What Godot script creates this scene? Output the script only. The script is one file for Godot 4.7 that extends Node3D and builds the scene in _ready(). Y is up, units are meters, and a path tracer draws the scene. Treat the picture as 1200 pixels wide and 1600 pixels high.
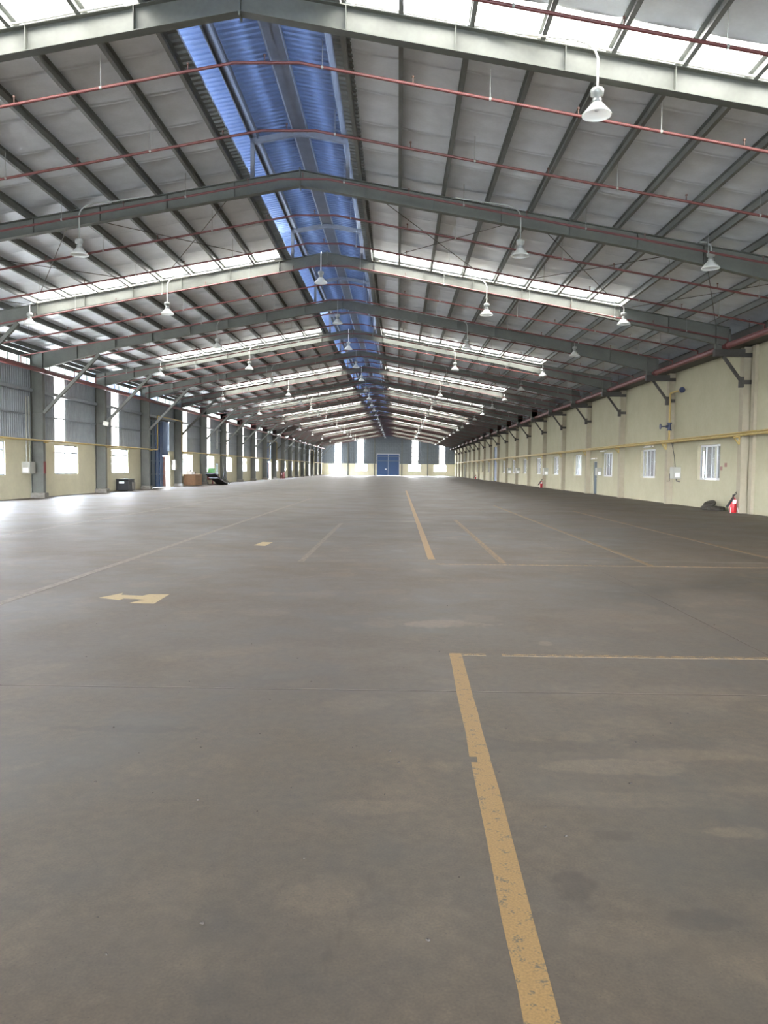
extends Node3D
# A long empty steel-framed factory hall. x runs across the hall, y up, and the hall runs away along -z;
# "d" below is the distance down the hall, so that z = -d.

const RIDGE := -2.68        # x of the roof ridge
const SLOPE := 0.179
const BAY := 8.0
const D1 := 13.454          # d of the first frame in view
const WL := -17.42          # inner face of the window wall
const WR := 12.91           # inner face of the pier wall
const DEND := 181.45        # end wall
const DBACK := -18.9         # wall behind the camera

var M := {}
var taken := {}
var rng := RandomNumberGenerator.new()

# ------------------------------------------------------------------ helpers
func zk(k: int) -> float:
	return D1 + BAY * (k - 1)

func P(x: float, y: float, d: float) -> Vector3:
	return Vector3(x, y, -d)

func yr(o: float) -> float:      # top of the rafters, o metres from the ridge
	return 9.42 - SLOPE * o

func yf(o: float) -> float:      # foil ceiling
	return 9.64 - SLOPE * o

func numbered(called: String) -> String:
	if not taken.has(called):
		taken[called] = 0
		return called
	taken[called] += 1
	return "%s_%03d" % [called, taken[called]]

func ordinal(n: int) -> String:   # 1 to 69 in words
	var ones := ["", "first", "second", "third", "fourth", "fifth", "sixth", "seventh", "eighth", "ninth", "tenth", "eleventh", "twelfth", "thirteenth", "fourteenth", "fifteenth", "sixteenth", "seventeenth", "eighteenth", "nineteenth"]
	if n < 20:
		return ones[n]
	var t := n / 10
	if n % 10 == 0:
		return ["", "", "twentieth", "thirtieth", "fortieth", "fiftieth", "sixtieth"][t]
	return ["", "", "twenty-", "thirty-", "forty-", "fifty-", "sixty-"][t] + ones[n % 10]

func tag(o: Node, label: String, category: String, group := "", kind := "") -> Node:
	if label != "":
		o.set_meta("label", label)
	if category != "":
		o.set_meta("category", category)
	if group != "":
		o.set_meta("group", group)
	if kind != "":
		o.set_meta("kind", kind)
	return o

func thing(called: String, label: String, category: String, at := Vector3.ZERO, group := "", kind := "") -> Node3D:
	var o := Node3D.new()
	o.name = numbered(called)
	add_child(o)
	o.position = at
	tag(o, label, category, group, kind)
	return o

func begin() -> SurfaceTool:
	var st := SurfaceTool.new()
	st.begin(Mesh.PRIMITIVE_TRIANGLES)
	return st

func finish(st: SurfaceTool, m: Material) -> ArrayMesh:
	st.generate_normals()
	var a := st.commit()
	a.surface_set_material(0, m)
	return a

func inst(called: String, mesh: Mesh, parent: Node, at := Vector3.ZERO) -> MeshInstance3D:
	var o := MeshInstance3D.new()
	o.name = called
	o.mesh = mesh
	o.position = at
	parent.add_child(o, true)
	return o

func part(called: String, st: SurfaceTool, m: Material, parent: Node, at := Vector3.ZERO) -> MeshInstance3D:
	return inst(called, finish(st, m), parent, at)

func single(called: String, st: SurfaceTool, m: Material, label: String, category: String, group := "", kind := "") -> MeshInstance3D:
	var o := inst(numbered(called), finish(st, m), self)
	tag(o, label, category, group, kind)
	return o

func tri(st: SurfaceTool, a: Vector3, b: Vector3, c: Vector3, out: Vector3) -> void:
	if (b - a).cross(c - a).dot(out) > 0.0:
		var t := b
		b = c
		c = t
	st.add_vertex(a)
	st.add_vertex(b)
	st.add_vertex(c)

func quad(st: SurfaceTool, a: Vector3, b: Vector3, c: Vector3, d: Vector3, out: Vector3) -> void:
	if (b - a).cross(c - a).dot(out) > 0.0:
		var t := b
		b = d
		d = t
	st.add_vertex(a)
	st.add_vertex(b)
	st.add_vertex(c)
	st.add_vertex(a)
	st.add_vertex(c)
	st.add_vertex(d)

func hexa(st: SurfaceTool, p: Array) -> void:   # p: four corners of one end, then the four of the other
	st.set_smooth_group(-1)
	var mid := Vector3.ZERO
	for v in p:
		mid += v / 8.0
	for f in [[0, 1, 2, 3], [4, 5, 6, 7], [0, 1, 5, 4], [1, 2, 6, 5], [2, 3, 7, 6], [3, 0, 4, 7]]:
		var c: Vector3 = (p[f[0]] + p[f[1]] + p[f[2]] + p[f[3]]) / 4.0
		quad(st, p[f[0]], p[f[1]], p[f[2]], p[f[3]], c - mid)

func box(st: SurfaceTool, x0: float, x1: float, y0: float, y1: float, d0: float, d1: float) -> void:
	hexa(st, [P(x0, y0, d0), P(x1, y0, d0), P(x1, y1, d0), P(x0, y1, d0), P(x0, y0, d1), P(x1, y0, d1), P(x1, y1, d1), P(x0, y1, d1)])

func cham(st: SurfaceTool, x0: float, x1: float, y0: float, y1: float, d0: float, d1: float, c := 0.02) -> void:   # box with cut top edges
	box(st, x0, x1, y0, y1 - c, d0, d1)
	hexa(st, [P(x0, y1 - c, d0), P(x1, y1 - c, d0), P(x1, y1 - c, d1), P(x0, y1 - c, d1), P(x0 + c, y1, d0 + c), P(x1 - c, y1, d0 + c), P(x1 - c, y1, d1 - c), P(x0 + c, y1, d1 - c)])

func bar(st: SurfaceTool, a: Vector3, b: Vector3, w: float, h: float, up := Vector3.UP) -> void:
	var f := (b - a).normalized()
	var s := f.cross(up).normalized() * w / 2.0
	var u := s.cross(f).normalized() * h / 2.0
	hexa(st, [a - s - u, a + s - u, a + s + u, a - s + u, b - s - u, b + s - u, b + s + u, b - s + u])

func tube(st: SurfaceTool, pts: Array, r: float, n := 8, caps := true) -> void:
	st.set_smooth_group(1)
	var rings := []
	var side := Vector3.ZERO
	for i in pts.size():
		var f: Vector3
		if i == 0:
			f = (pts[1] - pts[0]).normalized()
		elif i == pts.size() - 1:
			f = (pts[i] - pts[i - 1]).normalized()
		else:
			f = ((pts[i] - pts[i - 1]).normalized() + (pts[i + 1] - pts[i]).normalized()).normalized()
		if side == Vector3.ZERO:
			side = f.cross(Vector3.UP if absf(f.y) < 0.9 else Vector3.RIGHT).normalized()
		else:
			side = (side - f * side.dot(f)).normalized()
		var u := side.cross(f)
		var ring := []
		for j in n:
			var a := TAU * j / n
			ring.append(pts[i] + (side * cos(a) + u * sin(a)) * r)
		rings.append(ring)
	for i in pts.size() - 1:
		var c: Vector3 = (pts[i] + pts[i + 1]) / 2.0
		for j in n:
			var k := (j + 1) % n
			quad(st, rings[i][j], rings[i][k], rings[i + 1][k], rings[i + 1][j], (rings[i][j] + rings[i + 1][k]) / 2.0 - c)
	if caps:
		st.set_smooth_group(-1)
		for e in [0, pts.size() - 1]:
			var out: Vector3 = pts[e] - pts[1 if e == 0 else e - 1]
			for j in n:
				tri(st, pts[e], rings[e][j], rings[e][(j + 1) % n], out)

func lathe(st: SurfaceTool, prof: Array, c: Vector3, n := 16) -> void:   # prof: Vector2(radius, height)
	st.set_smooth_group(1)
	for i in prof.size() - 1:
		var a: Vector2 = prof[i]
		var b: Vector2 = prof[i + 1]
		var nrm := Vector2(b.y - a.y, a.x - b.x)   # outside for a profile that runs upwards
		for j in n:
			var t0 := TAU * j / n
			var t1 := TAU * (j + 1) / n
			var e0 := Vector3(cos(t0), 0, sin(t0))
			var e1 := Vector3(cos(t1), 0, sin(t1))
			var em := ((e0 + e1) / 2.0).normalized()
			var out := em * nrm.x + Vector3.UP * nrm.y
			if a.x > 0.0001 and b.x > 0.0001:
				quad(st, c + e0 * a.x + Vector3.UP * a.y, c + e1 * a.x + Vector3.UP * a.y, c + e1 * b.x + Vector3.UP * b.y, c + e0 * b.x + Vector3.UP * b.y, out)
			elif a.x > 0.0001:
				tri(st, c + e0 * a.x + Vector3.UP * a.y, c + e1 * a.x + Vector3.UP * a.y, c + Vector3.UP * b.y, out)
			else:
				tri(st, c + Vector3.UP * a.y, c + e1 * b.x + Vector3.UP * b.y, c + e0 * b.x + Vector3.UP * b.y, out)

func flat_shape(st: SurfaceTool, pts: PackedVector2Array, y0: float, y1: float) -> void:   # pts: (x, d)
	st.set_smooth_group(-1)
	var t := Geometry2D.triangulate_polygon(pts)
	for i in range(0, t.size(), 3):
		var a := pts[t[i]]
		var b := pts[t[i + 1]]
		var c := pts[t[i + 2]]
		tri(st, P(a.x, y1, a.y), P(b.x, y1, b.y), P(c.x, y1, c.y), Vector3.UP)
	var mid := Vector2.ZERO
	for q in pts:
		mid += q / pts.size()
	for i in pts.size():
		var a := pts[i]
		var b := pts[(i + 1) % pts.size()]
		quad(st, P(a.x, y0, a.y), P(b.x, y0, b.y), P(b.x, y1, b.y), P(a.x, y1, a.y), P((a.x + b.x) / 2 - mid.x, 0, (a.y + b.y) / 2 - mid.y))

func ribbed(st: SurfaceTool, o: Vector3, across: Vector3, along: Vector3, out: Vector3, width: float, pitch: float, depth: float) -> void:
	# a sheet with trapezoid ribs running along "along", set side by side along "across"
	st.set_smooth_group(-1)
	var n := int(round(width / pitch))
	var prof := []
	for i in n:
		for q in [[0.0, 0.0], [0.55, 0.0], [0.68, 1.0], [0.87, 1.0]]:
			prof.append(Vector2((i + q[0]) * pitch, q[1] * depth))
	prof.append(Vector2(n * pitch, 0))
	for i in prof.size() - 1:
		var a: Vector3 = o + across * prof[i].x + out * prof[i].y
		var b: Vector3 = o + across * prof[i + 1].x + out * prof[i + 1].y
		quad(st, a, b, b + along, a + along, out)

# ------------------------------------------------------------------ materials
func noise(sd: int, freq: float, size: int, octaves := 4, type := FastNoiseLite.TYPE_SIMPLEX_SMOOTH) -> PackedByteArray:
	var f := FastNoiseLite.new()
	f.seed = sd
	f.frequency = freq
	f.noise_type = type
	f.fractal_octaves = octaves
	var im := f.get_seamless_image(size, size, false, false, 0.1, true)
	im.convert(Image.FORMAT_L8)
	return im.get_data()

func tex(size: int, data: PackedByteArray) -> ImageTexture:
	var im := Image.create_from_data(size, size, false, Image.FORMAT_RGB8, data)
	return ImageTexture.create_from_image(im)

func mottled(sd: int, freq: float, lo: float, hi: float, size := 256, tint := Vector3.ZERO) -> ImageTexture:
	# a near-white texture that multiplies a material's own colour
	var a := noise(sd, freq, size)
	var b := noise(sd + 7, freq * 6.0, size, 2)
	var out := PackedByteArray()
	out.resize(size * size * 3)
	for i in size * size:
		var t := a[i] / 255.0 * 0.65 + b[i] / 255.0 * 0.35
		var v := lerpf(lo, hi, t)
		for c in 3:
			out[i * 3 + c] = int(clampf((v + tint[c] * (1.0 - t)) * 255.0, 0, 255))
	return tex(size, out)

func mat(called: String, c: Color, rough := 0.7, metal := 0.0, t: Texture2D = null, tile := 2.0, spec := 0.5) -> StandardMaterial3D:
	var m := StandardMaterial3D.new()
	m.resource_name = called
	m.albedo_color = c
	m.roughness = rough
	m.metallic = metal
	m.metallic_specular = spec
	if t:
		m.albedo_texture = t
		m.uv1_triplanar = true
		m.uv1_world_triplanar = true
		m.uv1_scale = Vector3.ONE / tile
	M[called] = m
	return m

const FLOOR_TILE := 15.36
const FLOOR_PX := 1536

func floor_textures() -> Array:
	var n := FLOOR_PX
	var a := noise(11, 0.0035, n, 5)
	var b := noise(12, 0.018, n, 5)
	var c := noise(13, 0.007, n, 5)
	var g := noise(14, 0.13, n, 3)
	var wear := PackedFloat32Array()
	wear.resize(n * n)
	# stains and scuffs seen on the near slabs: x, d, half width, half depth, strength
	for s in [[0.66, 2.84, 0.09, 0.15, -0.17], [1.03, 2.64, 0.11, 0.06, -0.14], [0.92, 3.25, 0.10, 0.06, -0.13], [1.55, 2.95, 0.22, 0.14, -0.10], [0.85, 4.35, 0.4, 0.14, -0.09], [1.5, 4.45, 0.3, 0.12, -0.06],
			[1.15, 4.02, 0.35, 0.10, 0.16], [1.62, 4.2, 0.4, 0.10, 0.13], [1.42, 3.3, 0.13, 0.07, 0.22], [1.2, 3.62, 0.45, 0.1, 0.10], [1.75, 3.75, 0.3, 0.1, 0.12], [1.1, 2.3, 0.25, 0.2, 0.05], [0.8, 2.55, 0.2, 0.1, 0.07],
			[-0.26, 2.72, 0.16, 0.13, 0.11], [-0.08, 3.5, 0.22, 0.1, 0.11], [-0.6, 2.35, 0.1, 0.1, 0.05], [0.25, 4.0, 0.1, 0.08, 0.09],
			[0.42, 7.78, 0.4, 0.18, 0.30], [1.3, 6.93, 0.06, 0.10, 0.25], [1.9, 5.35, 0.5, 0.3, 0.10], [-1.6, 4.5, 0.55, 0.06, -0.10], [-0.21, 2.38, 0.012, 0.07, -0.08], [-0.18, 2.5, 0.012, 0.07, -0.08], [-0.15, 2.62, 0.012, 0.07, -0.08], [-0.12, 2.74, 0.012, 0.07, -0.06], [-0.09, 2.86, 0.012, 0.07, -0.06], [2.2, 8.2, 0.8, 0.4, 0.06], [-0.9, 6.2, 1.2, 0.5, 0.05], [-2.5, 6.6, 1.0, 0.6, -0.04]]:
		var x0: float = s[0]
		var z0: float = -s[1]
		var pi0 := int((x0 - s[2] * 1.6) / FLOOR_TILE * n)
		var pi1 := int((x0 + s[2] * 1.6) / FLOOR_TILE * n)
		var pj0 := int((z0 - s[3] * 1.6) / FLOOR_TILE * n)
		var pj1 := int((z0 + s[3] * 1.6) / FLOOR_TILE * n)
		for j in range(pj0 - 1, pj1 + 2):
			for i in range(pi0 - 1, pi1 + 2):
				var k := posmod(j, n) * n + posmod(i, n)
				var dx: float = (i * FLOOR_TILE / n - x0) / s[2]
				var dz: float = (j * FLOOR_TILE / n - z0) / s[3]
				var e := sqrt(dx * dx + dz * dz) + (b[k] / 255.0 - 0.5) * 1.3 + (g[k] / 255.0 - 0.5) * 0.5
				wear[k] += s[4] * clampf((1.1 - e) * 3.0, 0.0, 1.0)
	var col := PackedByteArray()
	col.resize(n * n * 3)
	var rgh := PackedByteArray()
	rgh.resize(n * n * 3)
	for i in n * n:
		var va := a[i] / 255.0 - 0.5
		var vb := b[i] / 255.0 - 0.5
		var vc := c[i] / 255.0 - 0.5
		var vg := g[i] / 255.0 - 0.5
		var pale := clampf((vc + vb * 0.8 - 0.10) * 4.0, 0.0, 1.0) * 0.075
		var damp := clampf((-va - vb * 0.6 - 0.12) * 5.0, 0.0, 1.0) * 0.08
		var v := 0.78 + va * 0.16 + vb * 0.10 + vg * 0.06 + pale - damp + wear[i]
		var warm := 0.012 + va * 0.012 - minf(wear[i], 0.0) * 0.10
		col[i * 3] = int(clampf(v + warm, 0, 1) * 255.0)
		col[i * 3 + 1] = int(clampf(v, 0, 1) * 255.0)
		col[i * 3 + 2] = int(clampf(v - warm * 1.3, 0, 1) * 255.0)
		var r := clampf(0.60 + va * 0.20 + vb * 0.12 - pale * 0.4, 0.36, 0.75)
		for q in 3:
			rgh[i * 3 + q] = int(r * 255.0)
	return [tex(n, col), tex(n, rgh)]

func fine_grain() -> ImageTexture:
	var n := 512
	var a := noise(31, 0.25, n, 3)
	var b := noise(32, 0.04, n, 4)
	var s := noise(33, 0.09, n, 1, FastNoiseLite.TYPE_CELLULAR)
	var out := PackedByteArray()
	out.resize(n * n * 3)
	for i in n * n:
		var v := 0.90 + (a[i] / 255.0 - 0.5) * 0.22 + (b[i] / 255.0 - 0.5) * 0.14
		if s[i] < 14 and a[i] > 150:
			v -= 0.3
		for q in 3:
			out[i * 3 + q] = int(clampf(v, 0, 1) * 255.0)
	return tex(n, out)

func paint_texture(sd: int, paint: Color, ground: Color, cover: float) -> ImageTexture:
	var n := 512
	var a := noise(sd, 0.03, n, 5)
	var b := noise(sd + 1, 0.18, n, 3)
	var out := PackedByteArray()
	out.resize(n * n * 3)
	for i in n * n:
		var w := clampf((a[i] / 255.0 * 0.6 + b[i] / 255.0 * 0.4 - (1.0 - cover)) * 7.0, 0.0, 1.0)
		var sh := 0.94 + (b[i] / 255.0 - 0.5) * 0.2
		var c := ground.lerp(paint, w)
		out[i * 3] = int(clampf(c.r * sh, 0, 1) * 255.0)
		out[i * 3 + 1] = int(clampf(c.g * sh, 0, 1) * 255.0)
		out[i * 3 + 2] = int(clampf(c.b * sh, 0, 1) * 255.0)
	return tex(n, out)

func rgb8(r: int, g: int, b: int) -> Color:
	return Color(r / 255.0, g / 255.0, b / 255.0)

func make_materials() -> void:
	var soft := mottled(51, 0.02, 0.86, 1.0)
	var dusty := mottled(52, 0.03, 0.78, 1.0, 256, Vector3(0.02, 0.0, -0.03))
	var ft := floor_textures()
	var fm := mat("concrete_floor", rgb8(107, 91, 71), 1.0, 0.0, ft[0], FLOOR_TILE)
	fm.metallic_specular = 0.6
	fm.roughness_texture = ft[1]
	fm.detail_enabled = true
	fm.detail_albedo = fine_grain()
	fm.detail_blend_mode = BaseMaterial3D.BLEND_MODE_MUL
	fm.detail_uv_layer = BaseMaterial3D.DETAIL_UV_2
	fm.uv2_triplanar = true
	fm.uv2_world_triplanar = true
	fm.uv2_scale = Vector3.ONE / 1.7
	mat("joint_fill", rgb8(34, 32, 30), 1.0, 0.0, null, 1.0, 0.1)
	mat("yellow_paint", Color.WHITE, 0.6, 0.0, paint_texture(61, rgb8(156, 121, 70), rgb8(104, 90, 72), 0.76), 1.1)
	mat("worn_yellow_paint", Color.WHITE, 0.65, 0.0, paint_texture(63, rgb8(146, 118, 76), rgb8(98, 85, 68), 0.55), 1.3)
	mat("pale_paint", Color.WHITE, 0.6, 0.0, paint_texture(65, rgb8(124, 113, 98), rgb8(96, 84, 68), 0.58), 1.3)
	mat("arrow_paint", Color.WHITE, 0.6, 0.0, paint_texture(67, rgb8(180, 156, 110), rgb8(104, 90, 72), 0.82), 0.9)
	mat("steel", rgb8(108, 110, 103), 0.55, 0.0, soft, 3.0)
	mat("purlin_steel", rgb8(130, 133, 130), 0.5, 0.0, soft, 3.0)
	mat("vent_steel", rgb8(104, 104, 106), 0.6, 0.0, soft, 2.0)
	mat("dark_steel", rgb8(70, 67, 62), 0.6, 0.0, soft, 2.0)
	mat("foil", rgb8(243, 248, 254), 0.45, 0.25, mottled(53, 0.02, 0.92, 1.0), 2.6)
	mat("cream_plaster", rgb8(178, 174, 150), 0.85, 0.0, mottled(55, 0.012, 0.93, 1.0, 256, Vector3(0.01, 0.0, -0.02)), 5.0, 0.3)
	mat("cream_masonry", rgb8(214, 208, 180), 0.85, 0.0, mottled(57, 0.012, 0.93, 1.0), 5.0, 0.3)
	mat("pier_plaster", rgb8(168, 160, 140), 0.85, 0.0, mottled(56, 0.012, 0.92, 1.0), 4.0, 0.3)
	mat("end_cladding", rgb8(112, 120, 126), 0.5, 0.0, soft, 2.5)
	mat("cladding", rgb8(160, 167, 172), 0.5, 0.0, soft, 2.5)
	mat("blue_sheet", rgb8(104, 119, 148), 0.45, 0.0, mottled(54, 0.02, 0.86, 1.0), 2.0)
	mat("pale_sheet", rgb8(160, 162, 154), 0.5, 0.0, soft, 2.0)
	mat("red_paint", rgb8(120, 68, 66), 0.45, 0.0, soft, 1.5)
	mat("yellow_pipe", rgb8(186, 160, 92), 0.45, 0.0, soft, 1.2)
	mat("white_conduit", rgb8(232, 230, 220), 0.45)
	mat("aluminium", rgb8(196, 198, 200), 0.4, 0.4)
	mat("white_frame", rgb8(140, 146, 152), 0.45)
	mat("blue_door", rgb8(42, 76, 122), 0.45, 0.0, soft, 1.5)
	mat("teal_door", rgb8(54, 74, 86), 0.5, 0.0, soft, 1.5)
	mat("red_door", rgb8(128, 52, 50), 0.5, 0.0, soft, 1.5)
	mat("grey_box", rgb8(160, 160, 150), 0.5)
	mat("box_label", rgb8(238, 240, 240), 0.6)
	mat("black", rgb8(38, 38, 40), 0.5)
	mat("wood", rgb8(168, 132, 96), 0.6, 0.0, dusty, 0.8)
	mat("curtain", rgb8(112, 109, 108), 0.9, 0.0, soft, 0.7, 0.2)
	mat("plinth", rgb8(150, 148, 142), 0.9, 0.0, dusty, 1.2, 0.3)
	mat("ballast", rgb8(168, 170, 166), 0.4, 0.3)
	mat("bright_red", rgb8(178, 28, 36), 0.35)
	mat("rubber", rgb8(66, 62, 54), 0.85, 0.0, dusty, 0.5)
	mat("green_plastic", rgb8(120, 200, 120), 0.5)
	mat("cage_grey", rgb8(130, 134, 140), 0.5, 0.3)
	mat("valve_blue", rgb8(38, 48, 78), 0.45)
	mat("notice", rgb8(140, 104, 96), 0.7)
	mat("head_metal", rgb8(110, 84, 76), 0.5, 0.2)
	mat("outer_roof", rgb8(150, 162, 182), 0.5, 0.0, soft, 3.0)
	mat("yard", rgb8(140, 138, 132), 0.9, 0.0, dusty, 5.0, 0.2)
	mat("debris", rgb8(60, 54, 48), 0.9)
	var bell := mat("bell_glass", rgb8(226, 228, 224), 0.3)
	bell.backlight_enabled = true
	bell.backlight = Color(0.5, 0.5, 0.5)
	var glass := mat("glass", Color(0.95, 0.98, 1.0, 0.08), 0.05)
	glass.transparency = BaseMaterial3D.TRANSPARENCY_ALPHA
	var dusty_glass := mat("dusty_glass", Color(0.9, 0.92, 0.92, 0.15), 0.2, 0.0, null, 1.0, 0.10)
	dusty_glass.transparency = BaseMaterial3D.TRANSPARENCY_ALPHA
	var frp := mat("skylight_sheet", rgb8(236, 238, 234), 0.5)
	frp.emission_enabled = true
	frp.emission = Color(1.0, 0.99, 0.96)
	frp.emission_energy_multiplier = 1.6

# ------------------------------------------------------------------ light
const SKY_PANEL := 1.65      # brightness of the translucent roof sheets
const WALL_PANEL := 2.3     # and of the upright ones in the walls

func panel_light(parent: Node, at: Vector3, across: Vector3, towards: Vector3, size: Vector2, energy: float, tint := Color(1.0, 0.995, 0.98)) -> void:
	var l := AreaLight3D.new()
	l.name = "daylight"
	l.light_color = tint
	l.light_energy = energy
	l.area_normalize_energy = false
	l.area_size = size
	l.area_range = 260.0
	l.area_attenuation = 2.0
	l.shadow_enabled = true
	var z := -towards.normalized()
	var x := across.normalized()
	l.transform = Transform3D(Basis(x, z.cross(x), z), at)
	parent.add_child(l, true)

func _ready() -> void:
	# camera: fitted to the frames, piers and floor lines of the photograph
	var cam := Camera3D.new()
	cam.name = "camera"
	cam.fov = 65.797
	cam.near = 0.05
	cam.far = 600.0
	var right := Vector3(0.9998, 0.009123, -0.017783)
	var fwd := Vector3(-0.017262, -0.054384, -0.998371)
	var up := right.cross(fwd).normalized()
	cam.transform = Transform3D(Basis(right.normalized(), up, -fwd.normalized()), Vector3(0, 1.5218, 0))
	add_child(cam)
	cam.current = true
	# bright overcast sky
	var env := Environment.new()
	env.background_mode = Environment.BG_SKY
	var sky := Sky.new()
	var sm := ProceduralSkyMaterial.new()
	sm.sky_top_color = Color(0.80, 0.87, 0.96)
	sm.sky_horizon_color = Color(0.97, 0.98, 1.0)
	sm.ground_bottom_color = Color(0.55, 0.54, 0.52)
	sm.ground_horizon_color = Color(0.9, 0.9, 0.9)
	sm.sky_energy_multiplier = 4.2
	sm.ground_energy_multiplier = 2.7
	sky.sky_material = sm
	env.sky = sky
	env.tonemap_mode = Environment.TONE_MAPPER_LINEAR
	env.tonemap_exposure = 5.0
	env.sdfgi_enabled = true
	env.ssao_enabled = true
	env.ssil_enabled = true
	var we := WorldEnvironment.new()
	we.name = "environment"
	we.environment = env
	add_child(we)

	rng.seed = 7
	make_materials()
	build_floor()
	build_ceiling()
	build_ridge_vent()
	build_wall_left()
	build_wall_right()
	build_wall_far()
	build_wall_back()
	build_yard()
	build_skylights()
	build_frames()
	build_sprinklers()
	build_wall_pipes()
	build_lamps()
	build_bracing()
	build_paint()
	build_left_items()
	build_right_items()

# ------------------------------------------------------------------ floor
func build_floor() -> void:
	var root := thing("floor", "grey-brown worn concrete slab floor of the empty hall", "floor", Vector3.ZERO, "", "structure")
	var st := begin()
	box(st, WL - 0.3, WR + 0.3, -0.16, -0.0012, DBACK, DEND + 0.3)
	part("joint_bed", st, M.joint_fill, root)
	var xs := [WL - 0.1, -8.9, 3.1, WR + 0.1]
	for i in xs.size() - 1:
		var s2 := begin()
		box(s2, xs[i] + 0.003, xs[i + 1] - 0.003, -0.12, 0.0, 0.007, BAY - 0.007)
		var m := finish(s2, M.concrete_floor)
		for j in range(-4, 22):
			inst("slab", m, root, Vector3(0, 0, -(5.372 + BAY * j)))
	var s3 := begin()
	box(s3, WL - 0.1, WR + 0.1, -0.12, 0.0, 5.372 + BAY * 22 + 0.005, DEND + 0.1)
	part("slab", s3, M.concrete_floor, root)

# ------------------------------------------------------------------ roof
func purlin_offsets() -> Array:
	var out := [1.65]
	for i in 10:
		out.append(2.69 + 1.156 * i)
	out.append(14.25)
	return out

func foil_mesh(sg: float, o0: float, o1: float, w: float, sd: int) -> ArrayMesh:
	# one strip of foil laid over the purlins: it sags between them and laps at its edges
	var st := begin()
	st.set_smooth_group(1)
	var r := RandomNumberGenerator.new()
	r.seed = sd
	var cuts := []
	var po := purlin_offsets()
	po.append(15.59)
	var os := [o0]
	for q in po:
		if q > o0 + 0.05 and q < o1 - 0.05:
			os.append(q)
	os.append(o1)
	for i in os.size() - 1:
		for t in [0.0, 0.2, 0.5, 0.8]:
			cuts.append(Vector2(lerpf(os[i], os[i + 1], t), t))
	cuts.append(Vector2(o1, 0.0))
	var ds := [0.0, 0.02, 0.05, 0.3, 0.5, 0.72, 0.95, 0.98, 1.0]
	var rows := []
	var sag := 0.02
	for i in cuts.size():
		var row := []
		if cuts[i].y == 0.0:
			sag = r.randf_range(0.008, 0.024)
		for k in ds.size():
			var t: float = cuts[i].y
			var y := yf(cuts[i].x) + 0.012
			y -= sag * 4.0 * t * (1.0 - t) * (0.2 + 0.8 * sin(PI * ds[k]))
			if k == 0 or k == 8:
				y += 0.03
			elif k == 1 or k == 7:
				y -= 0.012 + 0.02 * 4.0 * t * (1.0 - t)
			elif t > 0.0:
				y += r.randf_range(-0.006, 0.006)
			row.append(Vector3(RIDGE + sg * cuts[i].x, y, -ds[k] * w))
		rows.append(row)
	for i in rows.size() - 1:
		for k in ds.size() - 1:
			quad(st, rows[i][k], rows[i + 1][k], rows[i + 1][k + 1], rows[i][k + 1], Vector3.DOWN)
	return finish(st, M.foil)

func build_ceiling() -> void:
	var root := thing("ceiling", "silver foil insulated roof underside carried on long grey purlins", "ceiling", Vector3.ZERO, "", "structure")
	# blue roof sheets above the foil, left open where the translucent strips lie
	for sg: float in [-1.0, 1.0]:
		var out: float = 16.4 if sg < 0 else 15.9
		var runs := []
		var from := DBACK
		for k in range(1, 22, 2):
			runs.append([from, zk(k) - 0.68, 1.42])
			runs.append([zk(k) - 0.68, zk(k) + 0.25, 10.78])
			from = zk(k) + 0.25
		runs.append([from, DEND + 0.3, 1.42])
		for q in runs:
			var st := begin()
			var a := [P(RIDGE + sg * q[2], yf(q[2]) + 0.06, q[0]), P(RIDGE + sg * out, yf(out) + 0.06, q[0]), P(RIDGE + sg * out, yf(out) + 0.12, q[0]), P(RIDGE + sg * q[2], yf(q[2]) + 0.12, q[0])]
			var b := []
			for v in a:
				b.append(Vector3(v.x, v.y, -q[1]))
			hexa(st, a + b)
			part("roof_slab", st, M.outer_roof, root)
		# bare ribbed edge of the roof sheets beside the ridge opening
		var e := begin()
		ribbed(e, P(RIDGE + sg * 1.40, yf(1.40) + 0.02, 0), Vector3(0, 0, -1), Vector3(sg * 0.34, -0.34 * SLOPE, 0), Vector3.DOWN, BAY, 0.2, 0.04)
		var em := finish(e, M.purlin_steel)
		for j in range(-3, 22):
			inst("sheet_edge", em, root, Vector3(0, 0, -zk(j)))
		# foil strips
		var eave: float = 14.74 if sg < 0 else 15.59
		var w := (16.0 - 0.93) / 10.0
		var kinds := []
		for v in 4:
			kinds.append(foil_mesh(sg, 1.72, eave, w, 100 + v + int(sg) * 10))
		var low := foil_mesh(sg, 10.80, eave, 0.93, 150 + int(sg))
		var n := 0
		for k in range(1, 22, 2):
			for j in 10:
				if zk(k) + 0.25 + w * j > DEND:
					break
				inst("foil_strip", kinds[(n * 7 + j * 3) % 4], root, Vector3(0, 0, -(zk(k) + 0.25 + w * j)))
				n += 1
			inst("foil_strip", low, root, Vector3(0, 0, -(zk(k) - 0.68)))
		for j in range(1, 22):
			inst("foil_strip", kinds[(j * 3) % 4], root, Vector3(0, 0, -(zk(1) - 0.68 - w * j)))
		# purlins: C sections
		for o in purlin_offsets():
			var s := begin()
			var x: float = RIDGE + sg * o
			var y0 := yr(o)
			box(s, x - 0.005, x + 0.005, y0, y0 + 0.21, DBACK, DEND)
			var f := -sg
			box(s, minf(x, x + f * 0.075), maxf(x, x + f * 0.075), y0, y0 + 0.006, DBACK, DEND)
			box(s, minf(x, x + f * 0.075), maxf(x, x + f * 0.075), y0 + 0.204, y0 + 0.21, DBACK, DEND)
			box(s, minf(x + f * 0.069, x + f * 0.075), maxf(x + f * 0.069, x + f * 0.075), y0, y0 + 0.025, DBACK, DEND)
			part("purlin", s, M.purlin_steel, root)

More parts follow.
